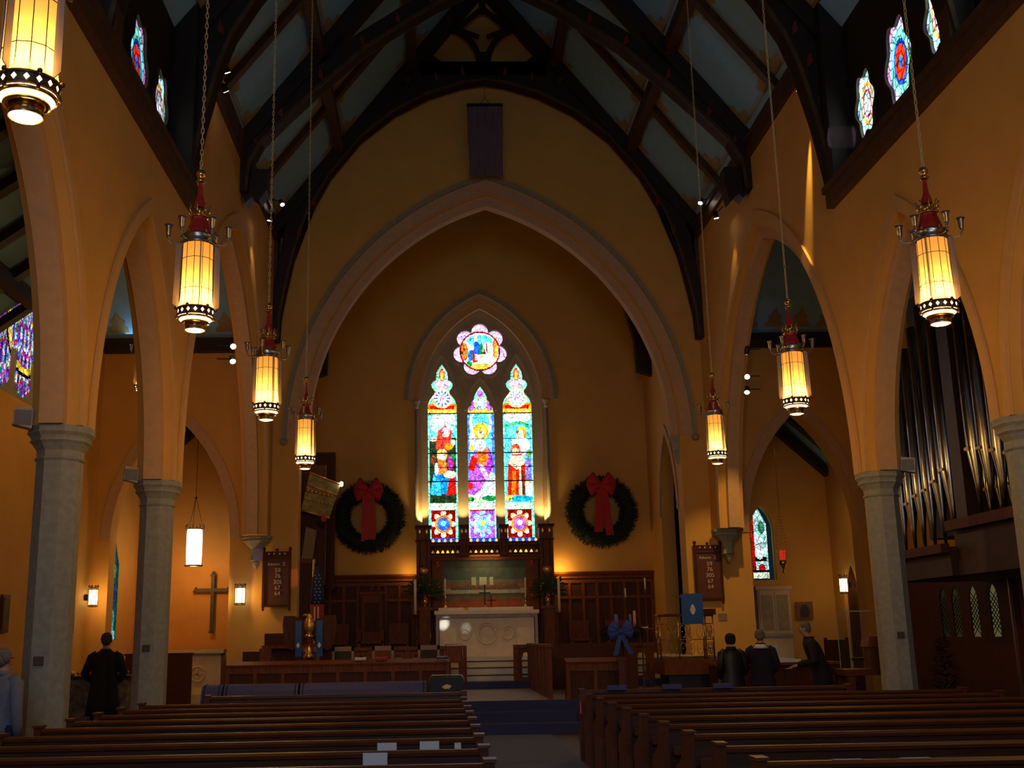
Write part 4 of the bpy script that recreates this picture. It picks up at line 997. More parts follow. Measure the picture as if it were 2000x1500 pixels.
for x in (-1.86,1.86): MB().lathe([(.0,0),(.13,.02),(.15,.06),(.1,.10),(.02,.11)],n=8).build('gilt_rosette',GILT,t).matrix_local=Matrix.Translation((x,-.27,3.62))@Matrix.Rotation(pi/2,4,'X')
# plain painted panel (generic scene of an interior, no figures)
pm=bpy.data.materials.new('altar_painting'); pm.use_nodes=True; nt=pm.node_tree; b=nt.nodes['Principled BSDF']; b.inputs['Roughness'].default_value=.6
tc=nt.nodes.new('ShaderNodeTexCoord'); sp=nt.nodes.new('ShaderNodeSeparateXYZ'); rp_=nt.nodes.new('ShaderNodeValToRGB'); mr=nt.nodes.new('ShaderNodeMapRange')
mr.inputs['From Min'].default_value=2.5; mr.inputs['From Max'].default_value=3.95
ns=nt.nodes.new('ShaderNodeTexNoise'); ns.inputs['Scale'].default_value=7; mx=nt.nodes.new('ShaderNodeMix'); mx.data_type='RGBA'; mx.blend_type='OVERLAY'; mx.inputs[0].default_value=.7
nt.links.new(tc.outputs['Object'],sp.inputs[0]); nt.links.new(sp.outputs[2],mr.inputs['Value']); nt.links.new(mr.outputs[0],rp_.inputs[0]); nt.links.new(tc.outputs['Object'],ns.inputs[0])
cr=rp_.color_ramp; cr.interpolation='CONSTANT'; cr.elements[0].color=(.45,.10,.03,1); cr.elements[1].position=.14; cr.elements[1].color=(.22,.12,.05,1)
for p,c in ((.24,(.10,.09,.09)),(.30,(.42,.46,.36)),(.40,(.36,.14,.07)),(.47,(.20,.17,.12)),(.58,(.08,.12,.09)),(.82,(.05,.07,.05))):
    e=cr.elements.new(p); e.color=(*c,1)
nt.links.new(rp_.outputs[0],mx.inputs[6]); nt.links.new(ns.outputs['Color'],mx.inputs[7]); nt.links.new(mx.outputs[2],b.inputs['Base Color'])
pnt=MB().box(-1.28,1.22,-.06,-.02,2.5,3.95).build('painted_panel',pm,t)
mb=MB().use(mat('painting_bright_windows',(.55,.62,.50),.7))
for x0,x1 in ((-.42,-.28),(-.18,.04),(.13,.24)): mb.box(x0,x1,-.066,-.06,3.18,3.42)
mb.build('painted_openings',None,pnt)
mb=MB().use(mat('painting_drapery',(.35,.09,.04),.8,noise=.4,scale=9,c2=(.10,.13,.12)))
rnd=random.Random(4)
for i in range(26): x=-1.0+i*.08; h=rnd.uniform(.10,.22); mb.ball((x,-.06,3.05+h*.4),.05,.006,h*.5,n=8)
mb.build('painted_shapes',None,pnt)
mb=MB().use(SW); mb.box(-1.34,-1.28,-.09,.0,2.46,4.0).box(1.22,1.28,-.09,.0,2.46,4.0).box(-1.34,1.28,-.09,0,3.92,4.0)
mb.build('painting_frame',None,t)
# lamps hidden behind the post tops, washing the window reveals
for x,e in ((-1.87,30),(-.63,26),(.57,26),(1.84,34)): light('reveal_lamp','SPOT',(x,34.5,5.03),e*3.2,(1,.62,.20),.03,None,(x,34.86,6.3),80,.8)
light('reredos_lamp_right','POINT',(2.32,34.3,3.62),20,(1,.58,.16),.05); light('reredos_lamp_left','POINT',(-2.32,34.3,3.62),7,(1,.58,.16),.05)
light('case_lamp','POINT',(-4.1,29.7,6.6),6,(1,.7,.3),.05)
light('painting_fill','AREA',(0,33.72,3.98),7,(1,.66,.28),.9,None,(0,34.1,3.0))  # unseen area light added to brighten the painted panel
# ------------------------------------------------------------------ altar
t=empty('altar',(-.04,33.0,SF),0,'cream marble high altar with three carved roundels','altar')
MB().box(-1.5,1.5,-.42,.45,1.18,1.28).build('mensa',MARB,t)
MB().box(-1.38,1.38,.12,.45,1.28,1.38).build('retable',MARB,t)
mb=MB(); 
for x in (-1.42,1.42): mb.box(x-.04,x+.04,-.36,-.28,0,1.18)
mb.box(-1.45,1.45,-.38,-.26,1.08,1.18); mb.build('front_frame',mat('altar_grey_marble',(.36,.31,.26),.4),t)
mb=MB().box(-1.36,-.88,-.27,.4,0,1.08).box(.85,1.36,-.27,.4,0,1.08).box(-.88,.85,-.22,.4,0,1.10); mb.build('body',MARB,t)
for x,r in ((-.63,.15),(0,.27),(.60,.15)):
    o=MB(); o.tube([(x+r*math.cos(2*pi*j/28),-.225,.62+r*math.sin(2*pi*j/28)) for j in range(28)],.038,8,closed=True)
    o.tube([(x+r*.8*math.cos(2*pi*j/28),-.222,.62+r*.8*math.sin(2*pi*j/28)) for j in range(28)],.010,6,closed=True)
    if r>.2:
        v,f=textmesh('IHS',.27,.02); o.add([(a+x,-.235-c,b_+.62) for a,b_,c in v],f)
    else: o.box(x-.012,x+.012,-.235,-.22,.62-.08,.62+.08).box(x-.07,x+.07,-.235,-.22,.61,.635)
    o.build('roundel',MARB,t)
def candlestick(x,y,z,label,h=.42,base=.34,group='brass altar candlesticks'):
    t=empty('altar_candlestick',(x,y,z),0,label,'candlestick',group)
    MB().lathe([(.07,0),(.06,.03),(.02,.06),(.018,.12),(.035,.16),(.018,.20),(.018,base-.08),(.04,base-.03),(.02,base)],n=14).build('stick',BRASS,t)
    MB().lathe([(.022,base-.01),(.021,base+h),(.004,base+h+.01)],n=10).build('candle',WAX,t)
candlestick(-1.22,33.3,SF+1.38,'white candle in a brass stick at the left end of the altar',.50)
candlestick(1.14,33.3,SF+1.38,'white candle in a brass stick at the right end of the altar',.50)
t=empty('altar_cross',(-.06,33.3,SF+1.38),0,'dark standing cross at the middle of the altar','cross')
MB().lathe([(.07,0),(.06,.03),(.025,.05)],n=12).build('foot',BRASS,t)
MB().box(-.017,.017,-.012,.012,.04,.62).box(-.13,.13,-.011,.011,.40,.435).ball((0,0,.63),.03,.015,.03).ball((-.14,0,.417),.025,.015,.025).ball((.14,0,.417),.025,.015,.025).build('cross_body',BLK,t)
t=empty('altar_cross',(.12,33.2,SF+1.38),0,'small dark book stand just right of the altar cross','stand')
MB().box(-.015,.015,-.01,.01,.0,.35).box(-.12,.14,-.02,.02,.18,.21).box(-.08,.08,-.05,.05,0,.02).build('stand_body',SWD,t)
t=empty('altar_bowl',(-.62,32.95,SF+1.282),0,'small shining gold bowl on the left half of the altar','bowl')
MB().lathe([(.03,0),(.025,.03),(.06,.07),(.075,.11),(.06,.11),(.02,.05)],n=16).build('bowl_body',BRASS,t)
o=MB().plate([(-.14,0),(.14,0),(.10,.07),(-.02,.10),(-.10,.06)],[],'y',-.06,.06).build('folded_linen',WHT); o.location=(-.45,33.2,SF+1.283); o.location.y=33.0; tag(o,'grey folded linen beside the gold bowl on the altar','cloth')
# tall pavement candles
for x,w in ((-2.03,'left'),(2.02,'right')):
    t=empty('torch_candle',(x*1.03,32.9,SF),0,'very tall white candle on a dark floor stand %s of the altar'%w,'candle','tall pavement candles')
    MB().lathe([(.14,0),(.12,.04),(.03,.08),(.03,.5),(.05,.55),(.03,.6),(.03,1.10),(.10,1.16),(.10,1.19),(.03,1.2)],n=12).build('stand',SWD,t)
    MB().lathe([(.038,1.19),(.037,2.18),(.01,2.19)],n=12).build('candle',WAX,t)
# pedestals and bouquets
for x,w in ((-1.82,'left'),(1.82,'right')):
    t=empty('flower_pedestal',(x,33.5,SF),0,'oak flower pedestal %s of the altar'%w,'pedestal','oak flower pedestals')
    MB().box(-.16,.16,-.16,.16,.12,1.32).build('shaft',SW,t); MB().box(-.2,.2,-.2,.2,0,.12).build('base',SWD,t); MB().box(-.22,.22,-.22,.22,1.32,1.40).build('top',SW,t)
    t=empty('flower_vase',(x,33.5,SF+1.40),0,'brass vase of evergreen and pink flowers on the %s pedestal'%w,'vase of flowers','brass flower vases')
    MB().lathe([(.07,0),(.08,.02),(.04,.05),(.06,.1),(.095,.17),(.08,.25),(.035,.32),(.05,.38)],n=16).build('vase',BRASS,t)
    rnd=random.Random(int(x*7)); mb=MB()
    for _ in range(260):
        a=rnd.random()*2*pi; el=rnd.uniform(-.35,1.3); L=rnd.uniform(.25,.62); d=Vector((math.cos(a)*math.cos(el)*1.0,math.sin(a)*math.cos(el)*.5,math.sin(el)*.9))
        if x<0: d.x=d.x*.8+.25*d.x
        p=Vector((0,0,.42))+d*L*.4; q=Vector((0,0,.42))+d*L; sd=d.cross(Vector((rnd.random(),rnd.random(),.3))).normalized()*.022
        mb.add([p-sd*.5,p+sd*.5,q+sd,q+d.normalized()*.05,q-sd],[(0,1,2,3,4)])
    mb.build('foliage',LEAF,t)
    for i in range(7):
        a=rnd.uniform(0,2*pi); MB().ball((.22*math.cos(a),-.12-.05*rnd.random(),.5+.2*math.sin(a)),.035,n=8).build('flower',PINK if i%2 else mat('red_flower',(.45,.03,.03),.7),t)
# bishop chair
t=empty('bishop_chair',(-3.42,34.1,SF),0,'tall carved oak bishop chair against the left wainscot','chair')
MB().box(-.36,.36,.22,.30,.3,1.86).build('back',SW,t); MB().box(-.40,.40,.15,.34,1.84,1.92).build('canopy',SW,t)
mb=MB()
for i in range(5): mb.lathe([(.02,1.92),(.03,1.95),(.015,2.0),(.025,2.03),(.002,2.12)],(-.38+i*.19,.24,0),8)
mb.build('finial',SW,t)
MB().box(-.22,.22,.19,.22,.75,1.6).build('back_panel',SWD,t)
MB().box(-.36,.36,-.3,.24,.40,.48).build('seat',SW,t)
for s in (-1,1):
    MB().box(s*.34-.04,s*.34+.04,.2,.3,0,1.88).build('rear_post',SWD,t); MB().box(s*.34-.035,s*.34+.035,-.3,-.22,0,.75).build('leg',SW,t); MB().box(s*.34-.045,s*.34+.045,-.32,.25,.73,.79).build('arm',SW,t)
# side stalls against the wainscot
for x,w in ((-2.62,'between the bishop chair and the altar'),(-4.4,'left of the bishop chair'),(2.8,'beside the right flower pedestal'),(3.9,'right of the flower pedestal')):
    t=empty('sedilia_chair',(x,34.1,SF),0,'low oak sanctuary chair '+w,'chair','low oak chairs of the sanctuary')
    MB().box(-.3,.3,.2,.27,.2,.98).build('back',SW,t); MB().box(-.3,.3,-.22,.2,.38,.45).build('seat',SW,t)
    for a in (-.27,.27):
        for b_ in (-.19,.22): MB().box(a-.03,a+.03,b_-.03,b_+.03,0,.4).build('leg',SW,t)

# ------------------------------------------------------------------ communion rails
def rail(x0,x1,label):
    t=empty('communion_rail',(x0,26.0,.53),0,label,'communion rail','oak communion rails'); w=x1-x0; b0=.0
    MB().box(-.06,w+.06,-.09,.09,.86,.94).build('hand_rail',SW,t); MB().box(0,w,-.05,.05,.14,.20).build('bottom_rail',SW,t)
    n=max(1,round(w/.46)); d=w/n
    for i in range(n+1): MB().box(i*d-.06,i*d+.06,-.06,.06,b0,.86).build('post',SW,t)
    for i in range(n):
        c=(i+.5)*d; mb=MB(); hw=d/2-.055
        hole=[(c-hw*.55,.22),(c+hw*.55,.22),(c+hw*.55,.55)]+[(c+hw*.30+hw*.30*math.cos(a),.62+.055*math.sin(a)) for a in (-.9,-.2,.5,1.0)]+[(c+.07*math.cos(a),.71+.06*math.sin(a)) for a in (-.3,.5,1.3,1.9,2.6,3.4)]+[(c-hw*.30-hw*.30*math.cos(a),.62+.055*math.sin(a)) for a in (1.0,.5,-.2,-.9)]+[(c-hw*.55,.55)]
        mb.plate([(c-hw-.02,.2),(c+hw+.02,.2),(c+hw+.02,.86),(c-hw-.02,.86)],[hole],'y',-.02,.02); mb.build('pierced_panel',SW,t)
    return t
rail(-3.4,-.85,'oak communion rail with pierced panels left of the altar steps')
rail(.33,3.4,'oak communion rail with pierced panels right of the altar steps')
# ------------------------------------------------------------------ choir furniture, left
def desk(x0,x1,y,z0,h,n,label,name='choir_desk',m=SW,rz_=0,top=True):
    t=empty(name,(x0,y,z0),rz_,label,'choir desk'); w=x1-x0
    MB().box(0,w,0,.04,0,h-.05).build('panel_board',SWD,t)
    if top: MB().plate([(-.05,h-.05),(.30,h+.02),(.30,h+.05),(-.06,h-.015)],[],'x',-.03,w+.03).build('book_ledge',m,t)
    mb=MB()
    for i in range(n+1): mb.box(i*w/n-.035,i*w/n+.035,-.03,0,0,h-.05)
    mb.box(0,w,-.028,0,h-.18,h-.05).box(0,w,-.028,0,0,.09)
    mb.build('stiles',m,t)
    for x in (0,w): MB().box(x-.03,x+.03,-.04,.32,0,h-.02).build('end',m,t)
    return t
desk(-5.5,-1.25,22.4,PF,.68,8,'long panelled oak choir desk in front of the left choir seats')
def choir_chair(x,y,label,cane=True,h=.98):
    t=empty('choir_chair',(x,y,PF),0,label,'chair','oak chairs of the left choir')
    mb=MB(); mb.box(-.22,-.17,0,.04,0,h).box(.17,.22,0,.04,0,h).box(-.22,.22,0,.04,h-.09,h).box(-.17,.17,.0,.04,h-.45,h-.38); mb.build('back_frame',mat('pale_oak',(.34,.19,.10),.45,noise=.15,scale=10),t)
    MB().box(-.17,.17,.01,.03,h-.38,h-.09).build('back_panel',mat('woven_panel',(.06,.045,.02),.8,noise=.3,scale=80) if cane else SW,t)
    MB().box(-.22,.22,.04,.42,.42,.46).build('seat',SW,t)
    for a in (-.19,.19): MB().box(a-.02,a+.02,.38,.42,0,.43).build('leg',SW,t)
choir_chair(-3.35,23.2,'oak choir chair with dark woven back, nearest the bishop chair')
choir_chair(-1.62,23.2,'oak choir chair with dark woven back, at the right end of the desk')
choir_chair(-2.55,23.3,'plain grey backed choir chair between the two woven ones',False)
choir_chair(-4.05,23.3,'plain backed choir chair beside the eagle lectern',False)
# stepped stall end, far left
t=empty('choir_stall',(-5.3,24.6,PF),0,'stepped oak choir stall at the far left of the choir','choir stall')
MB().plate([(-.3,0),(1.9,0),(1.9,.85),(1.5,.85),(1.2,.72),(.8,.66),(.4,.62),(.25,.9),(-.3,.9)],[],'y',0,.08).build('stall_back',SWD,t)
MB().box(-.3,1.9,.08,.55,.40,.46).build('seat',SW,t); MB().box(.06,.30,-.05,.12,.62,.96).build('seat_back_box',SW,t)
MB().box(1.82,1.92,-.1,.55,0,.95).build('end',SW,t)
t=empty('choir_stall',(-5.5,27.6,SF),0,'oak clergy stall below the left hymn board','choir stall')
MB().box(-.1,1.5,0,.08,0,.7).build('stall_back',SWD,t); MB().box(-.1,1.5,-.4,0,.35,.42).build('seat',SW,t)
# books on the desk
for x,c,l in ((-2.95,WHT,'open white book on the choir desk'),(-2.55,RED,'dark red hymnal on the choir desk'),(-1.35,BLK,'small black book on the right end of the choir desk')):
    o=MB().plate([(-.11,0),(.11,0),(.11,.03),(0,.022),(-.11,.03)],[],'y',-.08,.08).build('book',c); o.location=(x,22.54,PF+.735); o.rotation_euler=(.19,0,0); tag(o,l,'book','books on the choir desk')
# kneeling rail under an indigo cover
def cushion_rail(x0,x1,label):
    t=empty('cushioned_bench',(x0,21.2,PF),0,label,'bench','indigo covered benches before the choir'); w=x1-x0
    prof=[(-.30,-.02),(-.31,.10),(-.26,.24),(-.18,.335),(-.05,.36),(.10,.355),(.20,.30),(.24,.16),(.24,-.02)]
    MB().plate([(p*.95,q) for p,q in prof],[],'x',0,w).build('cover',CUSH,t)
    mb=MB()
    for x in (.05,w-.05): mb.plate([(p*.98,q+.006) for p,q in prof],[],'x',x-.012,x+.012)
    mb.build('piping',mat('dark_piping',(.02,.02,.06),.8),t)
cushion_rail(-3.93,-1.65,'long indigo covered bench nearest the aisle'); cushion_rail(-5.30,-3.97,'indigo covered bench in the middle of three')
t=[cushion_rail(-6.6+.9,-5.34,'short indigo covered bench beside the second left column')]
# chrome framed black chair
t=empty('padded_chair',(-1.28,20.95,PF),0,'black padded chair with a chrome frame at the front of the choir','chair')
MB().box(-.30,.30,-.02,.05,.10,.42).build('backrest',BLK,t); MB().box(-.28,.28,-.36,.0,.0,.10).build('seat',mat('dark_green_seat',(.01,.03,.03),.6),t)
MB().tube([(-.31,0,.0),(-.31,0,.40),(-.27,0,.455),(.27,0,.455),(.31,0,.40),(.31,0,.0)],.014,8).build('frame',SILV,t)
MB().plate([(-.09,.26),(0,.30),(.09,.27),(.05,.22),(-.05,.22)],[],'y',-.035,-.02).build('emblem',GILT,t)
t=empty('music_stand',(-1.10,24.3,PF),0,'thin chrome music stand behind the choir desk','music stand')
MB().tube([(-.18,0,.98),(.18,0,.98),(.18,0,.0)],.010,6).tube([(-.18,0,.98),(-.18,0,.0)],.010,6).build('frame',SILV,t); MB().box(-.15,.15,.0,.02,.62,.94).build('tray',SW,t)
# eagle lectern
t=empty('eagle_lectern',(-4.0,22.9,PF),0,'gilded eagle lectern with two blue ribbons on its dark stand','lectern')
MB().lathe([(.28,0),(.25,.06),(.10,.12),(.06,.2),(.06,.45),(.11,.50),(.05,.56),(.05,.74),(.12,.80),(.06,.86),(.06,1.15),(.13,1.2),(.05,1.25)],n=16).build('column',BRASS,t)
mb=MB(); mb.lathe([(.04,0),(.10,.08),(.12,.18),(.09,.28),(.05,.33),(.055,.37),(.03,.41),(.005,.42)],(0,0,1.22),12,sy=.8); mb.tube([(-.02,0,1.60),(-.10,0,1.615),(-.15,0,1.59)],[.035,.022,.004],8)
mb.build('eagle_body',GILT,t)
for s in (-1,1):
    mb=MB(); mb.plate([(s*.04,1.22),(s*.10,1.52),(s*.32,1.60),(s*.52,1.60),(s*.54,1.40),(s*.50,1.10),(s*.42,.96),(s*.34,.92),(s*.26,.98),(s*.12,1.05)],[],'y',.06,.10)
    mb.build('wing_bookstand',SWD,t)
    mb=MB(); vs=[];n=8
    for i in range(n+1): f=i/n; z=1.50-.70*f; y=-.02-.03*math.sin(f*4); vs+=[(s*.21-.062,y,z),(s*.21+.062,y-.008,z)]
    mb.add(vs,[(2*i,2*i+1,2*i+3,2*i+2) for i in range(n)]); rb=mb.build('ribbon',BLUEF,t)
    MB().plate([(s*.21-.035,1.02),(s*.21,.96),(s*.21+.035,1.02),(s*.21,1.08)],[],'y',-.07,-.06).build('emblem',WHT,rb)
# national flag hanging furled on its pole
t=empty('furled_flag',(-4.25,25.75,PF),0,'furled flag with white stars and red stripes behind the eagle lectern','flag')
MB().lathe([(.2,0),(.15,.05),(.025,.08),(.02,2.9),(.0,2.92)],n=10).build('pole',BRASS,t)
mb=MB().use(mat('flag_blue',(.015,.03,.10),.8)); mb.lathe([(.03,2.75),(.12,2.5),(.15,2.2),(.16,1.9)],(.1,0,0),12,sy=.6); 
mb.use(mat('flag_red',(.35,.03,.03),.8)); mb.lathe([(.16,1.9),(.15,1.6),(.13,1.3),(.10,.9),(.02,.7)],(.1,0,0),12,sy=.6)
mb.use(WHT)
for i in range(9):
    for k in (-.05,.04): mb.ball((.1+k+(i%2)*.03,-.10+.02*0,2.55-.075*i),.012,.006,.012,n=6)
for x in (.05,.13): mb.box(x-.012,x+.012,-.098,-.08,1.05,1.85)
mb.build('cloth',None,t)

# ------------------------------------------------------------------ right hand side choir
desk(.92,1.92,20.85,.0,1.20,2,'panelled oak desk front at the right of the chancel steps')
t=empty('newel_post',(1.86,20.6,0),0,'square oak newel post at the end of the right desk','post')
MB().box(-.06,.06,-.06,.06,0,1.20).build('shaft',PW,t); MB().box(-.085,.085,-.085,.085,1.20,1.26).build('cap',PW,t)
t=empty('choir_parapet',(.62,21.0,PF),0,'long oak parapet running from the right desk to the communion rail','choir desk')
MB().box(-.03,.03,0,4.8,0,.92).build('board',SW,t); MB().box(-.06,.06,-.05,4.85,.92,.97).build('cap_rail',SW,t)
mb=MB()
for i in range(7): mb.box(-.05,-.03,i*.78,i*.78+.08,0,.92)
mb.build('stiles',PW,t)
t=empty('choir_stall',(1.3,22.6,PF),0,'dark oak choir stall behind the right desk','choir stall')
MB().box(0,1.2,0,.07,0,.78).build('stall_back',SWD,t); MB().box(0,1.2,.07,.5,.38,.44).build('seat',SWD,t)
t=empty('choir_stall',(.8,24.6,PF),0,'second dark oak choir stall nearer the right communion rail','choir stall')
MB().box(0,1.9,0,.07,0,.95).build('stall_back',SWD,t); MB().box(0,1.9,.07,.5,.38,.44).build('seat',SWD,t)
# advent wreath
t=empty('advent_wreath',(2.1,21.9,PF),0,'green advent wreath on a stand with a large blue bow and candles','advent wreath')
MB().lathe([(.22,0),(.2,.05),(.03,.1),(.025,1.05),(.06,1.1),(.25,1.12)],n=12).build('stand',BLK,t)
rnd=random.Random(9); mb=MB()
for _ in range(700):
    a=rnd.random()*2*pi; b=rnd.random()*2*pi; p=Vector(((.30+.07*math.cos(b))*math.cos(a),(.30+.07*math.cos(b))*math.sin(a),1.17+.07*math.sin(b))); d=Vector((math.cos(a+rnd.uniform(-1,1))*math.cos(b),math.sin(a)*math.cos(b),math.sin(b)+rnd.uniform(-.4,.4))).normalized()*rnd.uniform(.05,.11); sd=d.cross(Vector((rnd.random(),rnd.random(),1))).normalized()*.008
    mb.add([p-sd,p+sd,p+d+sd*.3,p+d-sd*.3],[(0,1,2,3)])
mb.tube([(.30*math.cos(2*pi*j/24),.30*math.sin(2*pi*j/24),1.17) for j in range(24)],.05,8,closed=True); mb.build('greenery',EVG,t)
for i,(x,y,m,l) in enumerate(((-.14,-.22,BLUEW,None),(-.05,.22,BLUEW,None),(.20,.15,BLUEW,None),(.24,-.12,PINKW,'pink candle'))):
    MB().lathe([(.028,1.15),(.027,1.50 if i<3 else 1.56),(.004,1.51 if i<3 else 1.57)],(x,y,0),10).build('candle',m,t,l)
bl=mat('blue_bow_ribbon',(.03,.07,.36),.6,noise=.12,scale=20)
MB().ball((-.08,-.38,1.18),.06,.05,.06).build('bow_knot',bl,t)
for s,u_ in ((-1,.9),(1,1.1),(-1,-.5),(1,-.3),(1,.35),(-1,.2)):
    mb=MB(); n=10; m_=8; vs=[]; L=.24; d=Vector((s,0,u_*.8)).normalized(); e=Vector((-d.z,0,d.x))
    for i in range(n+1):
        f=i/n; wd=.025+.065*math.sin(pi*min(1,f*.62))**1.2; dp=.012+.04*math.sin(pi*f)
        for j in range(m_): th=2*pi*j/m_; vs.append(Vector((-.08,-.38,1.18))+d*(L*f)+e*(wd*math.cos(th))+Vector((0,dp*math.sin(th),0)))
    mb.add(vs,[(i*m_+j,i*m_+(j+1)%m_,(i+1)*m_+(j+1)%m_,(i+1)*m_+j) for i in range(n) for j in range(m_)]+[tuple(range(n*m_,n*m_+m_))],True); mb.build('bow_loop',bl,t)
for x1,ln in ((-.20,.42),(.10,.40)):
    mb=MB(); vs=[]
    for i in range(7): f=i/6; vs+=[(-.08+(x1+.08)*f-.045,-.39,1.16-ln*f),(-.08+(x1+.08)*f+.045,-.40,1.16-ln*f)]
    mb.add(vs,[(2*i,2*i+1,2*i+3,2*i+2) for i in range(6)]); mb.build('bow_tail',bl,t)
# brass pulpit
t=empty('pulpit',(3.75,24.0,PF),0,'brass openwork pulpit hung with a blue cloth in the right choir','pulpit')
MB().box(-.55,.62,-.55,.6,.30,.60).build('base',SW,t); MB().box(-.45,.5,-.45,.5,0,.30).build('foot',BLK,t)
corners=[(-.52,-.1),(-.48,.5),(-.22,-.52),(.30,-.52),(.58,-.2),(.58,.5)]
for x,y in corners: MB().tube([(x,y,.60),(x,y,1.52)],.018,8).build('brass_post',BRASS,t)
MB().tube([(x,y,1.50) for x,y in [corners[1],corners[0],corners[2],corners[3],corners[4],corners[5]]],.03,8).build('top_rail',PW,t)
rnd=random.Random(12)
seq=[corners[1],corners[0],corners[2],corners[3],corners[4],corners[5]]
for a,b_ in zip(seq[:-1],seq[1:]):
    A=Vector((a[0],a[1],0));B=Vector((b_[0],b_[1],0)); mb=MB().use(BRASS)
    for z in (.66,1.0,1.32): mb.tube([A+Vector((0,0,z)),B+Vector((0,0,z))],.009,5)
    L=(B-A).length; n=max(2,int(L/.15))
    for i in range(n):
        for z0 in (.67,1.01):
            c=A+(B-A)*((i+.5)/n); d=(B-A).normalized(); r=.062
            mb.tube([c+d*(r*math.cos(2*pi*q/8))+Vector((0,0,z0+.15+.13*math.sin(2*pi*q/8))) for q in range(8)],.006,4,closed=True)
            mb.ball(c+Vector((0,0,z0+.15)),.016,n=6)
    mb.build('openwork_panel',None,t)
mb=MB(); vs=[]
for i in range(9): f=i/8; vs+=[(-.14,-.56-.02*math.sin(f*3),1.92-.62*f),(.31,-.56-.02*math.sin(f*3)-.01,1.94-.62*f)]
mb.add(vs,[(2*i,2*i+1,2*i+3,2*i+2) for i in range(8)]); cl=mb.build('blue_cloth',BLUEF,t)
MB().plate([(.03,1.60),(.06,1.52),(.09,1.50),(.12,1.52),(.15,1.60),(.12,1.68),(.09,1.72),(.06,1.68)],[],'y',-.60,-.59).build('emblem',WHT,cl)
MB().plate([(-.16,1.90),(.33,1.92),(.33,1.88),(-.16,1.86)],[],'y',-.56,-.2).build('desk_top',SW,t)
MB().tube([(.1,-.35,1.5),(.1,-.35,1.9)],.03,8).build('desk_column',BRASS,t)
MB().box(.35,.65,-.25,-.1,1.50,1.62).build('book',SWD,t)
t=empty('processional_candle',(3.2,25.2,PF),0,'thin tall wooden processional torch behind the pulpit','torch','processional torches')
MB().lathe([(.1,0),(.02,.05),(.016,2.0),(.035,2.05),(.02,2.1)],n=8).build('shaft',PW,t); MB().lathe([(.02,2.1),(.018,2.35),(.003,2.36)],n=8).build('candle',WAX,t)
t=empty('processional_candle',(2.85,25.8,PF),0,'second thin processional torch, left of the taller one','torch','processional torches')
MB().lathe([(.1,0),(.02,.05),(.016,1.85),(.035,1.9),(.02,1.95)],n=8).build('shaft',PW,t); MB().lathe([(.02,1.95),(.018,2.15),(.003,2.16)],n=8).build('candle',WAX,t)
t=empty('side_lectern',(2.72,23.2,PF),0,'brass reading stand with an open book left of the pulpit','lectern')
MB().lathe([(.15,0),(.02,.04),(.015,1.22)],n=8).build('column',BRASS,t); MB().plate([(-.2,1.20),(.22,1.22),(.22,1.25),(-.2,1.23)],[],'y',-.15,.15).build('ledge',PW,t); MB().plate([(-.02,1.25),(.12,1.25),(.12,1.275),(.05,1.265),(-.02,1.275)],[],'y',-.1,.1).build('open_book',WHT,t)

# ------------------------------------------------------------------ console bench, cabinet, wall things right
t=empty('side_console',(5.6,22.6,0),0,'low dark oak organ console behind the three people','organ console')
MB().box(-1.6,.8,-.3,.4,0,1.02).build('case',SWD,t); MB().box(-1.65,.85,-.35,.45,1.02,1.07).build('top',SW,t)
MB().plate([(-.6,1.07),(.1,1.07),(.1,1.12),(-.6,1.20)],[],'y',-.2,.1).build('score',PAPER,t)
t=empty('oak_armchair',(7.9,26.4,0),0,'crested dark oak chair against the right transept corner','chair')
MB().box(-.28,.28,.2,.26,.4,1.45).build('back',SWD,t); MB().box(-.28,.28,-.25,.22,.42,.48).build('seat',SWD,t)
for a in (-.25,.25):
    for b_ in (-.22,.22): MB().box(a-.03,a+.03,b_-.03,b_+.03,0,.72 if b_<0 else 1.5).build('leg',SWD,t)
    MB().box(a-.03,a+.03,-.25,.22,.70,.75).build('arm',SWD,t)
t=empty('long_table',(9.1,27.4,0),0,'dark oak side table along the right transept wall','table')
MB().box(-.9,.9,-.35,.35,.95,1.02).build('table_top',SWD,t)
for a in (-.8,.8):
    for b_ in (-.28,.28): MB().box(a-.04,a+.04,b_-.04,b_+.04,0,.95).build('leg',SWD,t)
t=empty('cream_cupboard',(8.3,32.7,0),0,'cream panelled cupboard under the right chapel window','cupboard')
MB().box(-.5,.45,-.1,.28,0,2.85).build('carcass',MARB,t); MB().box(-.55,.50,-.16,.28,2.85,2.95).build('cornice',MARB,t)
for a in (-.45,.0): 
    d=MB().box(a,a+.42,-.13,-.10,1.6,2.8).build('door',MARB,t); MB().box(a+.05,a+.37,-.14,-.13,1.7,2.7).build('door_panel',mat('cupboard_panel',(.5,.42,.28),.5),d)
MB().box(-.5,.45,-.13,-.1,1.50,1.56).build('shelf_edge',STN,t)
t=empty('icon_picture',(9.25,32.95,0),0,'small square framed icon on the right chapel wall','picture')
MB().box(-.25,.25,-.04,0,2.0,2.5).build('frame',mat('icon_frame',(.25,.10,.04),.6),t); MB().plate([(-.12,2.06),(.12,2.06),(.14,2.25),(.06,2.42),(-.06,2.42),(-.14,2.25)],[],'y',-.05,-.04).build('painted_shape',mat('icon_dark',(.04,.05,.07),.7),t)
o=MB().box(-.11,.11,-.012,.012,-.09,.09).build('wall_plate',mat('wall_plate_grey',(.30,.24,.16),.6)); o.location=(5.85,YE-.013,2.05); tag(o,'small grey square switch plate beside the right hymn board','switch plate')
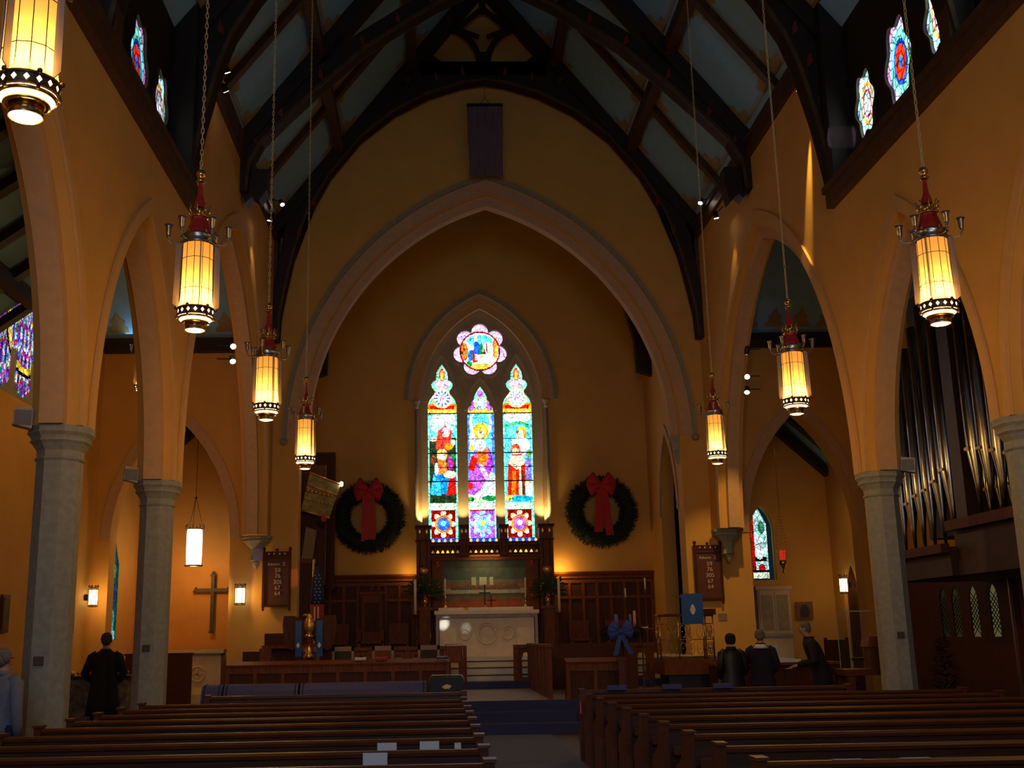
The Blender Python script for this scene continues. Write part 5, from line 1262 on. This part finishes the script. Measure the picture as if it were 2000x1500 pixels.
# sanctuary lamp on chains (right chapel)
t=empty('sanctuary_lamp',(7.75,29.75,0),0,'red glass sanctuary lamp on three beaded brass chains','hanging lamp')
mb=MB()
for j in range(3):
    a=2*pi*j/3+.4
    for q in range(15): f=q/14; mb.ball((.16*math.cos(a)*math.sin(pi*f*.5+.0),.16*math.sin(a)*math.sin(pi*f*.5),4.75-1.15*f),.014,n=6)
mb.tube([(0,0,4.75),(0,0,8.55)],.006,5)
mb.build('chain',BRASS,t)
MB().lathe([(.06,3.5),(.075,3.6),(.08,3.75),(.07,3.78)],n=14).build('red_glass',emit('ruby_glass',(1,.04,.02),.5,'NONE'),t)
MB().lathe([(.0,3.15),(.03,3.2),(.02,3.28),(.09,3.4),(.10,3.5),(.07,3.52)],n=14).build('brass_bowl',BRASS,t)
# ------------------------------------------------------------------ pipe organ
t=empty('pipe_organ',(0,0,0),0,'hanging pipe organ with tall tin pipes over the right aisle','pipe organ')
mb=MB().use(mat('organ_case_oak',(.05,.018,.007),.6,noise=.2)); mb.box(7.25,8.9,15.0,18.6,2.52,3.35).box(7.15,8.9,18.6,21.2,2.52,3.0); mb.build('case',None,t)
MB().box(7.10,7.20,14.9,18.6,3.25,3.42).build('upper_shelf',SWD,t); MB().box(7.0,7.15,18.6,21.3,2.9,3.05).build('lower_shelf',SWD,t)
MB().box(7.9,8.9,15.1,21.0,3.3,8.0).build('back_case',DW,t)
MB().box(7.35,7.75,18.25,18.65,3.3,8.1).build('case_post',mat('organ_case_post',(.045,.016,.007),.5,noise=.2),t)
def pipe(y,z0,h,r,x=7.45,foot=.9):
    mb=MB().lathe([(.02,z0),(r*.45,z0+foot*.5),(r,z0+foot),(r,z0+h),(r*.9,z0+h),(r*.9,z0+h-.05)],(x,y,0),16)
    p=mb.build('pipe',PIPE,t); c=Vector((x-r,y,z0+foot+.02))
    MB().box(x-r-.012,x-r+.03,y-r*.6,y+r*.6,z0+foot,z0+foot+.05).build('mouth',GILT,p)
for i in range(5): pipe(16.35+i*.40,3.42,[3.1,3.9,4.3,4.6,4.4][i],[.10,.115,.125,.135,.13][i],foot=[.8,.85,.95,1.05,1.1][i])
for i in range(6): pipe(18.95+i*.42,3.02,[4.4,4.1,3.8,3.5,3.2,2.9][i]+.3,[.14,.13,.12,.115,.11,.10][i],foot=[1.3,1.15,1.05,1.0,.9,.9][i])
for i in range(5): pipe(16.55+i*.36,3.35,2.1,.06,x=7.62,foot=.5)
mb=MB()
for i in range(5): mb.lathe([(.015,3.42),(.03,3.75),(.03,4.15+.05*i)],(7.4,15.75+i*.09,0),8)
mb.build('small_pipes',GILT,t)
# dark screen with leaded lights below the organ
t=empty('glazed_screen',(9.0,0,0),0,'dark oak screen with leaded lancet lights below the organ','screen')
lo=[]; cs=[20.98+.0,21.78,22.55,23.1,20.2]
mb=MB().use(SWD).plate([(19.4,0),(25.5,0),(25.5,2.85),(19.4,2.85)],[[(c-.17,1.5),(c+.17,1.5)]+list(reversed(gothic(c,.17,2.2,.28,6))) for c in cs],'x',-.04,.04)
mb.build('boards',None,t)
LEADG=mat('leaded_glass_pale',(.42,.42,.26),.4,noise=.1)
for i,c in enumerate(cs):
    g=MB().plate([(c-.17,1.5),(c+.17,1.5)]+list(reversed(gothic(c,.17,2.2,.28,6))),[],'x',-.01,.01).build('leaded_light',emit('leaded_light_%d'%i,(.55,.48,.20),[.16,.13,.03,.02,.10][i],'NONE'),t)
    mb=MB()
    for k in range(9):
        z=1.5+k*.1
        for sg in (-1,1):
            a_=Vector((-.02,c-.17*sg,z)); b_=Vector((-.02,c+.17*sg,z+.28)); mb.beam(a_,b_,.012,.012,(1,0,0)) if z+.28<2.42 else None
    mb.build('lead_cames',BLK,g)
o=MB().box(-.02,.02,-.3,.3,0,2.3).build('notice_panel',mat('pale_panel',(.45,.47,.52),.8)); o.location=(8.6,18.55,0); tag(o,'pale grey panel at the right edge beside the glazed screen','panel')
t=empty('door_post',(8.5,19.3,0),0,'pale fluted door post at the right edge of the frame','post')
MB().box(-.06,.06,-.07,.07,0,2.5).build('shaft',PW,t); MB().box(-.08,-.06,-.02,.02,0,2.5).build('metal_strip',SILV,t)
# ------------------------------------------------------------------ display case on table
t=empty('display_table',(6.1,19.3,0),0,'oak table carrying the glass display case','table')
MB().box(-.75,.55,-.3,.35,.92,1.02).build('table_top',PW,t)
for a in (-.65,.45):
    for b_ in (-.22,.27): MB().box(a-.06,a+.06,b_-.06,b_+.06,0,.92).build('leg',PW,t)
gm=bpy.data.materials.new('clear_glass'); gm.use_nodes=True; b=gm.node_tree.nodes['Principled BSDF']; b.inputs['Alpha'].default_value=.045; b.inputs['Roughness'].default_value=.05; b.inputs['Base Color'].default_value=(.12,.13,.12,1)
t=empty('display_case',(6.1,19.3,1.02),0,'clear glass display case holding a wooden model','display case')
MB().box(-.62,.42,-.25,.28,.005,.95).build('glass_box',gm,t)
mb=MB()
for a in (-.62,.42):
    for b_ in (-.25,.28): mb.box(a-.006,a+.006,b_-.006,b_+.006,0,.96)
for b_ in (-.25,.28): mb.box(-.62,.42,b_-.006,b_+.006,.95,.962)
mb.build('glass_edges',mat('glass_edge',(.35,.42,.34),.3),t)
t=empty('wooden_model',(6.15,19.3,1.03),0,'small wooden church model inside the display case','model')
MB().box(-.3,.3,-.15,.15,0,.35).build('walls',PW,t); MB().plate([(-.34,.35),(.34,.35),(.30,.52),(-.30,.52)],[],'y',-.17,.17).build('roof',SW,t); MB().box(.18,.30,-.06,.06,.35,.62).build('tower',SWD,t)
# poinsettia tree / dark shrub by the case
t=empty('potted_evergreen',(7.6,20.3,0),0,'dark potted evergreen standing right of the display case','potted plant')
MB().lathe([(.14,0),(.2,.35),(.22,.36)],n=14).build('pot',BLK,t); rnd=random.Random(2); mb=MB()
for _ in range(900):
    z=rnd.uniform(.35,1.55); rr=.42*(1-(z-.35)/1.5)+.05; a=rnd.random()*2*pi; p=Vector((rr*.5*math.cos(a),rr*.5*math.sin(a),z)); d=Vector((math.cos(a),math.sin(a),rnd.uniform(-.3,.4))).normalized()*rr*.6; sd=d.cross(Vector((0,0,1))).normalized()*.02
    mb.add([p-sd,p+sd,p+d],[(0,1,2)])
mb.build('foliage',EVG,t)
# ------------------------------------------------------------------ left chapel
t=empty('side_altar',(-8.5,32.5,0),0,'cream stone side altar with a cross roundel in the left chapel','altar')
MB().box(-1.0,1.0,-.25,.35,.25,1.30).build('body',MARB,t); MB().box(-1.08,1.08,-.33,.35,1.34,1.44).build('top_slab',MARB,t); MB().box(-1.0,1.0,-.29,.35,1.28,1.34).build('moulding',STN,t); MB().box(-1.2,1.2,-.5,.4,0,.25).build('step',MARB,t)
mb=MB(); cx,cz,r=.36,.78,.20
mb.tube([(cx+r*math.cos(2*pi*j/28),-.26,cz+r*math.sin(2*pi*j/28)) for j in range(28)],.025,6,closed=True).box(cx-.022,cx+.022,-.28,-.25,cz-.17,cz+.17).box(cx-.17,cx+.17,-.28,-.25,cz-.022,cz+.022); mb.build('roundel',MARB,t)
t=empty('wall_cross',(-7.92,32.9,2.75),0,'large floriated cross hanging on the chapel wall above the side altar','cross')
CM=mat('cross_stone',(.11,.09,.055),.6,noise=.2,scale=9)
MB().box(-.05,.05,-.06,.0,-.78,.78).build('upright',CM,t); MB().box(-.46,.42,-.055,0,.30,.40).build('crossbar',mat('cross_bronze',(.13,.08,.035),.6,noise=.2),t)
for x,z in ((0,.80),(0,-.80),(-.48,.35),(.44,.35)):
    m_=MB().ball((x,-.03,z),.055,.03,.055)
    for a in range(3):
        aa=a*2*pi/3+ (pi/2); m_.ball((x+.06*math.cos(aa),-.03,z+.06*math.sin(aa)),.035,.025,.035)
    m_.build('terminal',CM,t)
# items behind the left standing man
t=empty('votive_stand',(-7.9,21.3,0),0,'low dark chest with candle lights behind the near left column','votive stand')
MB().box(-1.6,.5,-.3,.3,0,.85).build('chest',SWD,t); MB().box(-1.65,.55,-.33,.33,.85,.92).build('top',BLK,t)
CF=emit('candle_flame',(1,.6,.25),6,'NONE')
for i,(x,z) in enumerate(((-1.45,.0),(-1.2,.0),(-1.35,.0))):
    g=MB().lathe([(.03,.92),(.035,1.0)],(x,-.1+.08*i,0),8).build('candle_glass',RED if i==1 else BRASS,t); MB().lathe([(.002,1.0),(.014,1.02),(.003,1.06)],(x,-.1+.08*i,0),8).build('flame',CF,g)
t=empty('creche_table',(-7.6,20.6,0),0,'draped silver patterned table beside the standing man','table')
MB().box(-.5,.75,-.3,.3,.35,1.05).build('silver_cloth',mat('silver_brocade',(.28,.25,.19),.5,noise=.4,scale=9,metal=.3),t); MB().box(-.5,.75,-.28,.28,0,.36).build('frame',BLK,t)
MB().box(-.55,.8,-.34,.34,1.05,1.10).build('top',BLK,t)
mb=MB(); rnd=random.Random(5)
for i in range(14): mb.ball((-.45+i*.085,-.1+.1*rnd.random(),1.13+.02*rnd.random()),.03+.02*rnd.random(),n=6)
mb.build('gilt_ornaments',GILT,t)
t=empty('oak_screen',(-9.0,28.0,0),0,'plain warm oak low screen between the man and the column','screen')
MB().box(0,1.6,0,.08,0,1.35).build('board',PW,t); MB().box(-.03,1.63,-.02,.1,1.35,1.4).build('cap',PW,t)
t=empty('framed_picture',(-XO+.03,23.2,1.9),0,'dark framed picture on the left aisle wall','picture')
MB().box(0,.04,-.2,.2,0,.75).build('frame',SWD,t); MB().box(.04,.05,-.15,.15,.06,.69).build('print',mat('dim_print',(.12,.07,.04),.7,noise=.3,scale=6),t)
t=empty('framed_picture',(-XO+.03,27.4,1.9),0,'narrow dark hanging left of the far wall lantern','picture')
MB().box(0,.04,-.15,.15,0,.95).build('frame',SWD,t)
# left organ case in the chancel
t=empty('organ_case',(-4.95,0,0),0,'dark carved organ case projecting from the left chancel wall','organ case')
mb=MB().use(SWD); mb.box(-.24,.5,30.3,30.5,3.1,6.3).box(-.24,.5,33.0,33.2,3.1,7.1).box(-.24,.1,30.3,33.2,3.1,3.7).box(-.24,.1,30.3,33.2,6.2,6.5); mb.build('case',None,t)
MB().plate([(-.12,3.55),(.16,3.45),(.30,4.5),(.02,4.6)],[],'y',30.0,30.04).build('pale_panel',mat('pale_case_panel',(.32,.24,.12),.7),t)
mb=MB().use(mat('case_greenish',(.36,.31,.13),.35,metal=.15,noise=.3,scale=8))
A=Vector((-.10,29.85,5.05));B=Vector((.62,30.15,4.85));C=Vector((.92,30.15,5.75));D=Vector((.12,29.85,6.05))
n_=Vector((0,.06,.02)); mb.add([A,B,C,D,A+n_,B+n_,C+n_,D+n_],[(0,1,2,3),(7,6,5,4),(0,4,5,1),(1,5,6,2),(2,6,7,3),(3,7,4,0)])
mb.build('sloping_canopy',None,t)
mb=MB()
for q in range(7):
    for f,r in ((.52,.055),(.30,.035)):
        p=A+(B-A)*((q+.5)/7)+(D-A)*(f+.05*q/7); mb.ball(p-Vector((0,.04,0)),r,r*.6,r,8)
mb.tube([A-n_,B-n_],.03,6).tube([D-n_,C-n_],.03,6).tube([A+(D-A)*.68-n_,B+(C-B)*.68-n_],.02,6)
mb.build('canopy_gilding',GILT,t)
MB().ball(C+Vector((.02,-.05,.0)),.05,.04,.07,8).build('glass_lamp',SPT,t)
o=MB().ball((0,0,0),.14,.14,.14).build('bauble_wreath',EVG); o.location=(-4.50,29.85,4.72); 
tag(o,'small dark green wreath ball with red bow on the left organ case','wreath'); MB().ball((.06,-.12,.06),.07,.05,.09).build('red_bow',RIB,o)
t=empty('pew_screen',(-4.95,29.75,SF),0,'tall dark oak screen at the left jamb of the chancel arch','screen')
MB().box(-.1,.25,0,.12,0,2.5).build('board',SWD,t); MB().box(-.14,.3,-.04,.16,2.5,2.62).build('cornice',SW,t)

# ------------------------------------------------------------------ people
def skin_mesh(verts,edges,radii,sub=1,root=0):
    me=bpy.data.meshes.new('s'); me.from_pydata(verts,edges,[]); o=bpy.data.objects.new('s',me); col.objects.link(o)
    md=o.modifiers.new('k','SKIN'); md.use_smooth_shade=True
    for i,r in enumerate(radii):
        v=me.skin_vertices[0].data[i]; v.radius=(r,r) if not isinstance(r,tuple) else r; v.use_root=(i==root)
    if sub: o.modifiers.new('u','SUBSURF').levels=sub
    dg=bpy.context.evaluated_depsgraph_get(); me2=bpy.data.meshes.new_from_object(o.evaluated_get(dg)); 
    vs=[tuple(v.co) for v in me2.vertices]; fs=[tuple(p.vertices) for p in me2.polygons]; bpy.data.objects.remove(o); return vs,fs
def loft(rings,n=16):
    """rings: (cx,cy,z,rx,ry)"""
    vs=[];fs=[]
    for cx,cy,z,rx,ry in rings:
        for j in range(n): th=2*pi*j/n; vs.append((cx+rx*math.cos(th),cy+ry*math.sin(th),z))
    for i in range(len(rings)-1):
        for j in range(n): fs.append((i*n+j,i*n+(j+1)%n,(i+1)*n+(j+1)%n,(i+1)*n+j))
    fs.append(tuple(reversed(range(n)))); fs.append(tuple(range((len(rings)-1)*n,len(rings)*n))); return vs,fs
def person(loc,rz_,label,H=1.72,lean=0,top=COAT,legs=JEAN,hair=HAIR,hand=((-.26,.10,.86),(.26,.10,.86)),long_coat=True,elbow=None,longhair=False,seat=False):
    """stands facing local -y ; lean (m) shifts the upper body forward"""
    t=empty('person',loc,rz_,label,'person'); k=H/1.75
    def L(z): return -lean*max(0,(z-.95)/.8)**1.0
    hy=L(1.62)-.02*(lean>0); V=[];E=[];Rr=[]
    def v(x,y,z,r,p=None):
        V.append((x*k,y*k,z*k)); Rr.append(tuple(q*k for q in r) if isinstance(r,tuple) else r*k); i=len(V)-1
        if p is not None: E.append((p,i))
        return i
    pel=v(0,0,.95,.14); ab=v(0,L(1.1),1.12,(.14,.11),pel); cst=v(0,L(1.3),1.32,(.16,.11),ab); nk=v(0,L(1.47)+.01,1.48,.065,cst); nb=v(0,L(1.54)-.005,1.55,.055,nk); hd=v(0,hy-.01,1.62,(.072,.085),nb); hd2=v(0,hy-.0,1.69,(.075,.09),hd); v(0,hy+.01,1.735,(.05,.06),hd2)
    for s in (-1,1):
        hp=v(s*.10,0,.90,.10,pel); kn=v(s*.11,-.03,.50,.062,hp); an=v(s*.12,.02,.09,.042,kn); v(s*.13,-.14,.04,.035,an)
        sh=v(s*.18,L(1.42),1.42,.065,cst); e_=elbow[0 if s<0 else 1] if elbow else (s*.27,L(1.2)+.04,1.13); el=v(e_[0],e_[1],e_[2],.045,sh); h=hand[0 if s<0 else 1]; wr=v(h[0],h[1],h[2],.028,el)
        d=(Vector(h)-Vector(e_)).normalized(); sd=Vector((1,0,0)) if abs(d.x)<.8 else Vector((0,1,0)); sd=(sd-d*sd.dot(d)).normalized(); 
        pm_=Vector(h)+d*.06; pa=v(pm_.x,pm_.y,pm_.z,(.034,.018),wr); nrm_=d.cross(sd)
        for fi,(o_,ln) in enumerate(((-.03,.070),(-.01,.080),(.01,.075),(.03,.058))):
            f1=pm_+sd*o_+d*.03; f2=f1+d*ln*.55-nrm_*.006*s; f3=f2+d*ln*.40-nrm_*.018*s
            a1=v(f1.x,f1.y,f1.z,.009,pa); a2=v(f2.x,f2.y,f2.z,.008,a1); v(f3.x,f3.y,f3.z,.007,a2)
        th=Vector(h)+d*.02+sd*.035*(-s); th2=th+d*.04+sd*.02*(-s); a1=v(th.x,th.y,th.z,.010,wr); v(th2.x,th2.y,th2.z,.008,a1)
    vs,fs=skin_mesh(V,E,Rr); mb=MB().use(SKIN); mb.add(vs,fs,True)
    # face details in one mesh with the body
    hc=Vector((0,(hy-.01)*k,1.645*k)); mb.ball(hc+Vector((0,-.095*k,-.012)),.012,.020,.022,8)
    for s in (-1,1): mb.ball(hc+Vector((s*.078*k,.01,-.005)),.010,.02,.03,8)
    body=mb.build('body',None,t)
    mb=MB()
    for s in (-1,1): mb.ball(hc+Vector((s*.03,-.085*k,.018)),.011,.006,.007,8)
    mb.build('eyes',BLK,body); MB().box(-.022,.022,-.003,.003,-.003,.003).build('mouth',mat('lips',(.30,.10,.08),.6),body).location=hc+Vector((0,-.092*k,-.048))
    mb=MB(); c=Vector((0,(hy+.022)*k,1.70*k)); mb.ball(c,.088*k,.095*k,.082*k,16); mb.ball(c+Vector((0,.035,-.055)),.080*k,.068*k,.075*k,14)
    for s in (-1,1): mb.ball(c+Vector((s*.062,.01,-.03)),.03,.06,.055 if not longhair else .09,10)
    mb.build('hair',hair,t)
    rg=[]
    zb=.50 if long_coat else .86
    for z,rx,ry in ((zb,.27 if long_coat else .19,.18),(.70 if long_coat else .90,.25 if long_coat else .19,.17),(.95,.215,.155),(1.12,.20,.145),(1.30,.225,.15),(1.40,.225,.135),(1.46,.15,.10),(1.505,.085,.08)):
        rg.append((0,L(z)*k,z*k,rx*k,ry*k))
    vs,fs=loft(rg,20); mb=MB().use(top); mb.add(vs,fs,True)
    coat=mb.build('coat' if long_coat else 'shirt',None,t)
    for i,s in enumerate((-1,1)):
        e_=Vector(elbow[i]) if elbow else Vector((s*.27,L(1.2)+.04,1.13)); h=Vector(hand[i]); w_=e_+(h-e_)*.93
        MB().tube([Vector((s*.13,L(1.44),1.43))*k,Vector((s*.20,L(1.40),1.39))*k,e_*k,(e_*.5+w_*.5)*k,w_*k],[.075*k,.082*k,.066*k,.06*k,.05*k],12).build('sleeve',top,t)
        MB().tube([Vector((s*.10,0,.95))*k,Vector((s*.11,-.02,.5))*k,Vector((s*.12,.02,.10))*k],[.115*k,.085*k,.07*k],12).build('trouser_leg',legs,t)
        MB().lathe([(.055,0),(.06,.03),(.05,.08),(.03,.10)],(s*.13*k,-.05,0),12,sy=2.2).build('shoe',BLK,t)
    MB().lathe([(.085,0),(.075,.05),(.085,.055),(.095,.0)],(0,(L(1.49)+.005)*k,1.47*k),16).build('collar',top,t)
    return t
person((-6.88,19.0,0),pi+.1,'standing person in a dark coat seen from behind, left of the second column',1.80,.02,COAT,JEAN,HAIRD if False else mat('brown_grey_hair',(.10,.07,.05),.9,noise=.25,scale=60,bump=.3),((-.20,-.16,1.02),(.20,-.16,1.02)),True,((-.30,.03,1.14),(.30,.03,1.14)))
person((-5.9,12.0,0),pi-.4,'person in a pale blue shirt cut off by the left edge of the frame',1.60,0,SHIRT,JEAN,HAIR,((-.24,-.04,.80),(.34,-.02,.86)),False,((-.27,.05,1.10),(.36,.05,1.12)))
person((3.72,20.0,0),pi+.15,'dark haired person in black seen from behind beside the pulpit',1.62,.05,BLK,BLK,HAIRD,((-.2,-.15,.95),(.2,-.15,.95)),True,None,True)
t=person((4.32,20.3,0),pi-.25,'grey haired person in a dark robe with a white collar, seen from behind',1.68,.06,NAVY,BLK,HAIR,((-.2,-.16,1.0),(.22,-.24,1.22)),True,((-.28,.03,1.12),(.30,-.04,1.15)))
MB().lathe([(.15,0),(.10,.05),(.085,.07),(.08,.06),(.13,.0)],(0,.0,1.375),18).build('white_collar',WHT,t)
o=MB().plate([(-.05,0),(.05,.02),(.04,.13),(-.06,.11)],[],'y',-.003,.003).build('paper_sheet',PAPER); o.location=(4.62,20.4,1.30); o.rotation_euler=(0,0,.4); tag(o,'small white paper held up by the robed person','paper')
t=person((5.22,19.8,0),pi/2+.35-pi,'grey haired person in black bending forward toward the robed person',1.80,.26,COAT,BLK,HAIR,((-.20,-.42,1.02),(.18,-.42,1.05)),True,((-.27,-.12,1.12),(.27,-.12,1.12)))
t.rotation_euler=(0,0,-pi/2-.2)

# ------------------------------------------------------------------ daylight patches from the clerestory
def sunpatch(src,dst,e,c,ang): light('sun_through_glass','SPOT',src,e,c,.02,None,dst,ang,.5)
sunpatch((5.95,16.2,10.4),(-6.5,29,3.10),1500,(.55,.25,1),3.2)
sunpatch((5.95,17.5,10.4),(-5.1,29.0,3.2),2500,(1,.22,.08),1.6)
light('sun_through_glass','SPOT',(5.9,15.0,10.5),30000,(.75,.85,1),.005,None,(-1.27,32.72,2.03),1,1)
light('sun_through_glass','SPOT',(5.9,14.6,10.5),5000,(.75,.85,1),.005,None,(-.62,32.72,1.93),1,1)
sunpatch((-5.9,14.9,10.5),(5.80,18.15,10.2),11000,(.62,.55,.85),2.2)
light('west_daylight','AREA',(-2.2,YB+.3,6.6),330,(.50,.74,1),5.5,None,(-2.5,14,6.5))
light('altar_fill_left','SPOT',(-4.6,30.0,9.0),230,(1,.62,.24),.1,None,(-.2,33.0,1.9),27,.8)  # added spot hidden behind the arch, brightens the altar
light('altar_fill_right','SPOT',(4.6,30.0,9.0),230,(1,.62,.24),.1,None,(0.3,33.0,1.9),27,.8)  # matching hidden spot, added to brighten the altar from the right

# ------------------------------------------------------------------ world and view
w=bpy.data.worlds.new('world'); sc.world=w; w.use_nodes=True; w.node_tree.nodes['Background'].inputs[0].default_value=(.35,.5,.8,1); w.node_tree.nodes['Background'].inputs[1].default_value=.02
vs_=sc.view_settings; vs_.view_transform='Standard'; vs_.look='None'; vs_.gamma=1; vs_.exposure=0; vs_.use_curve_mapping=False
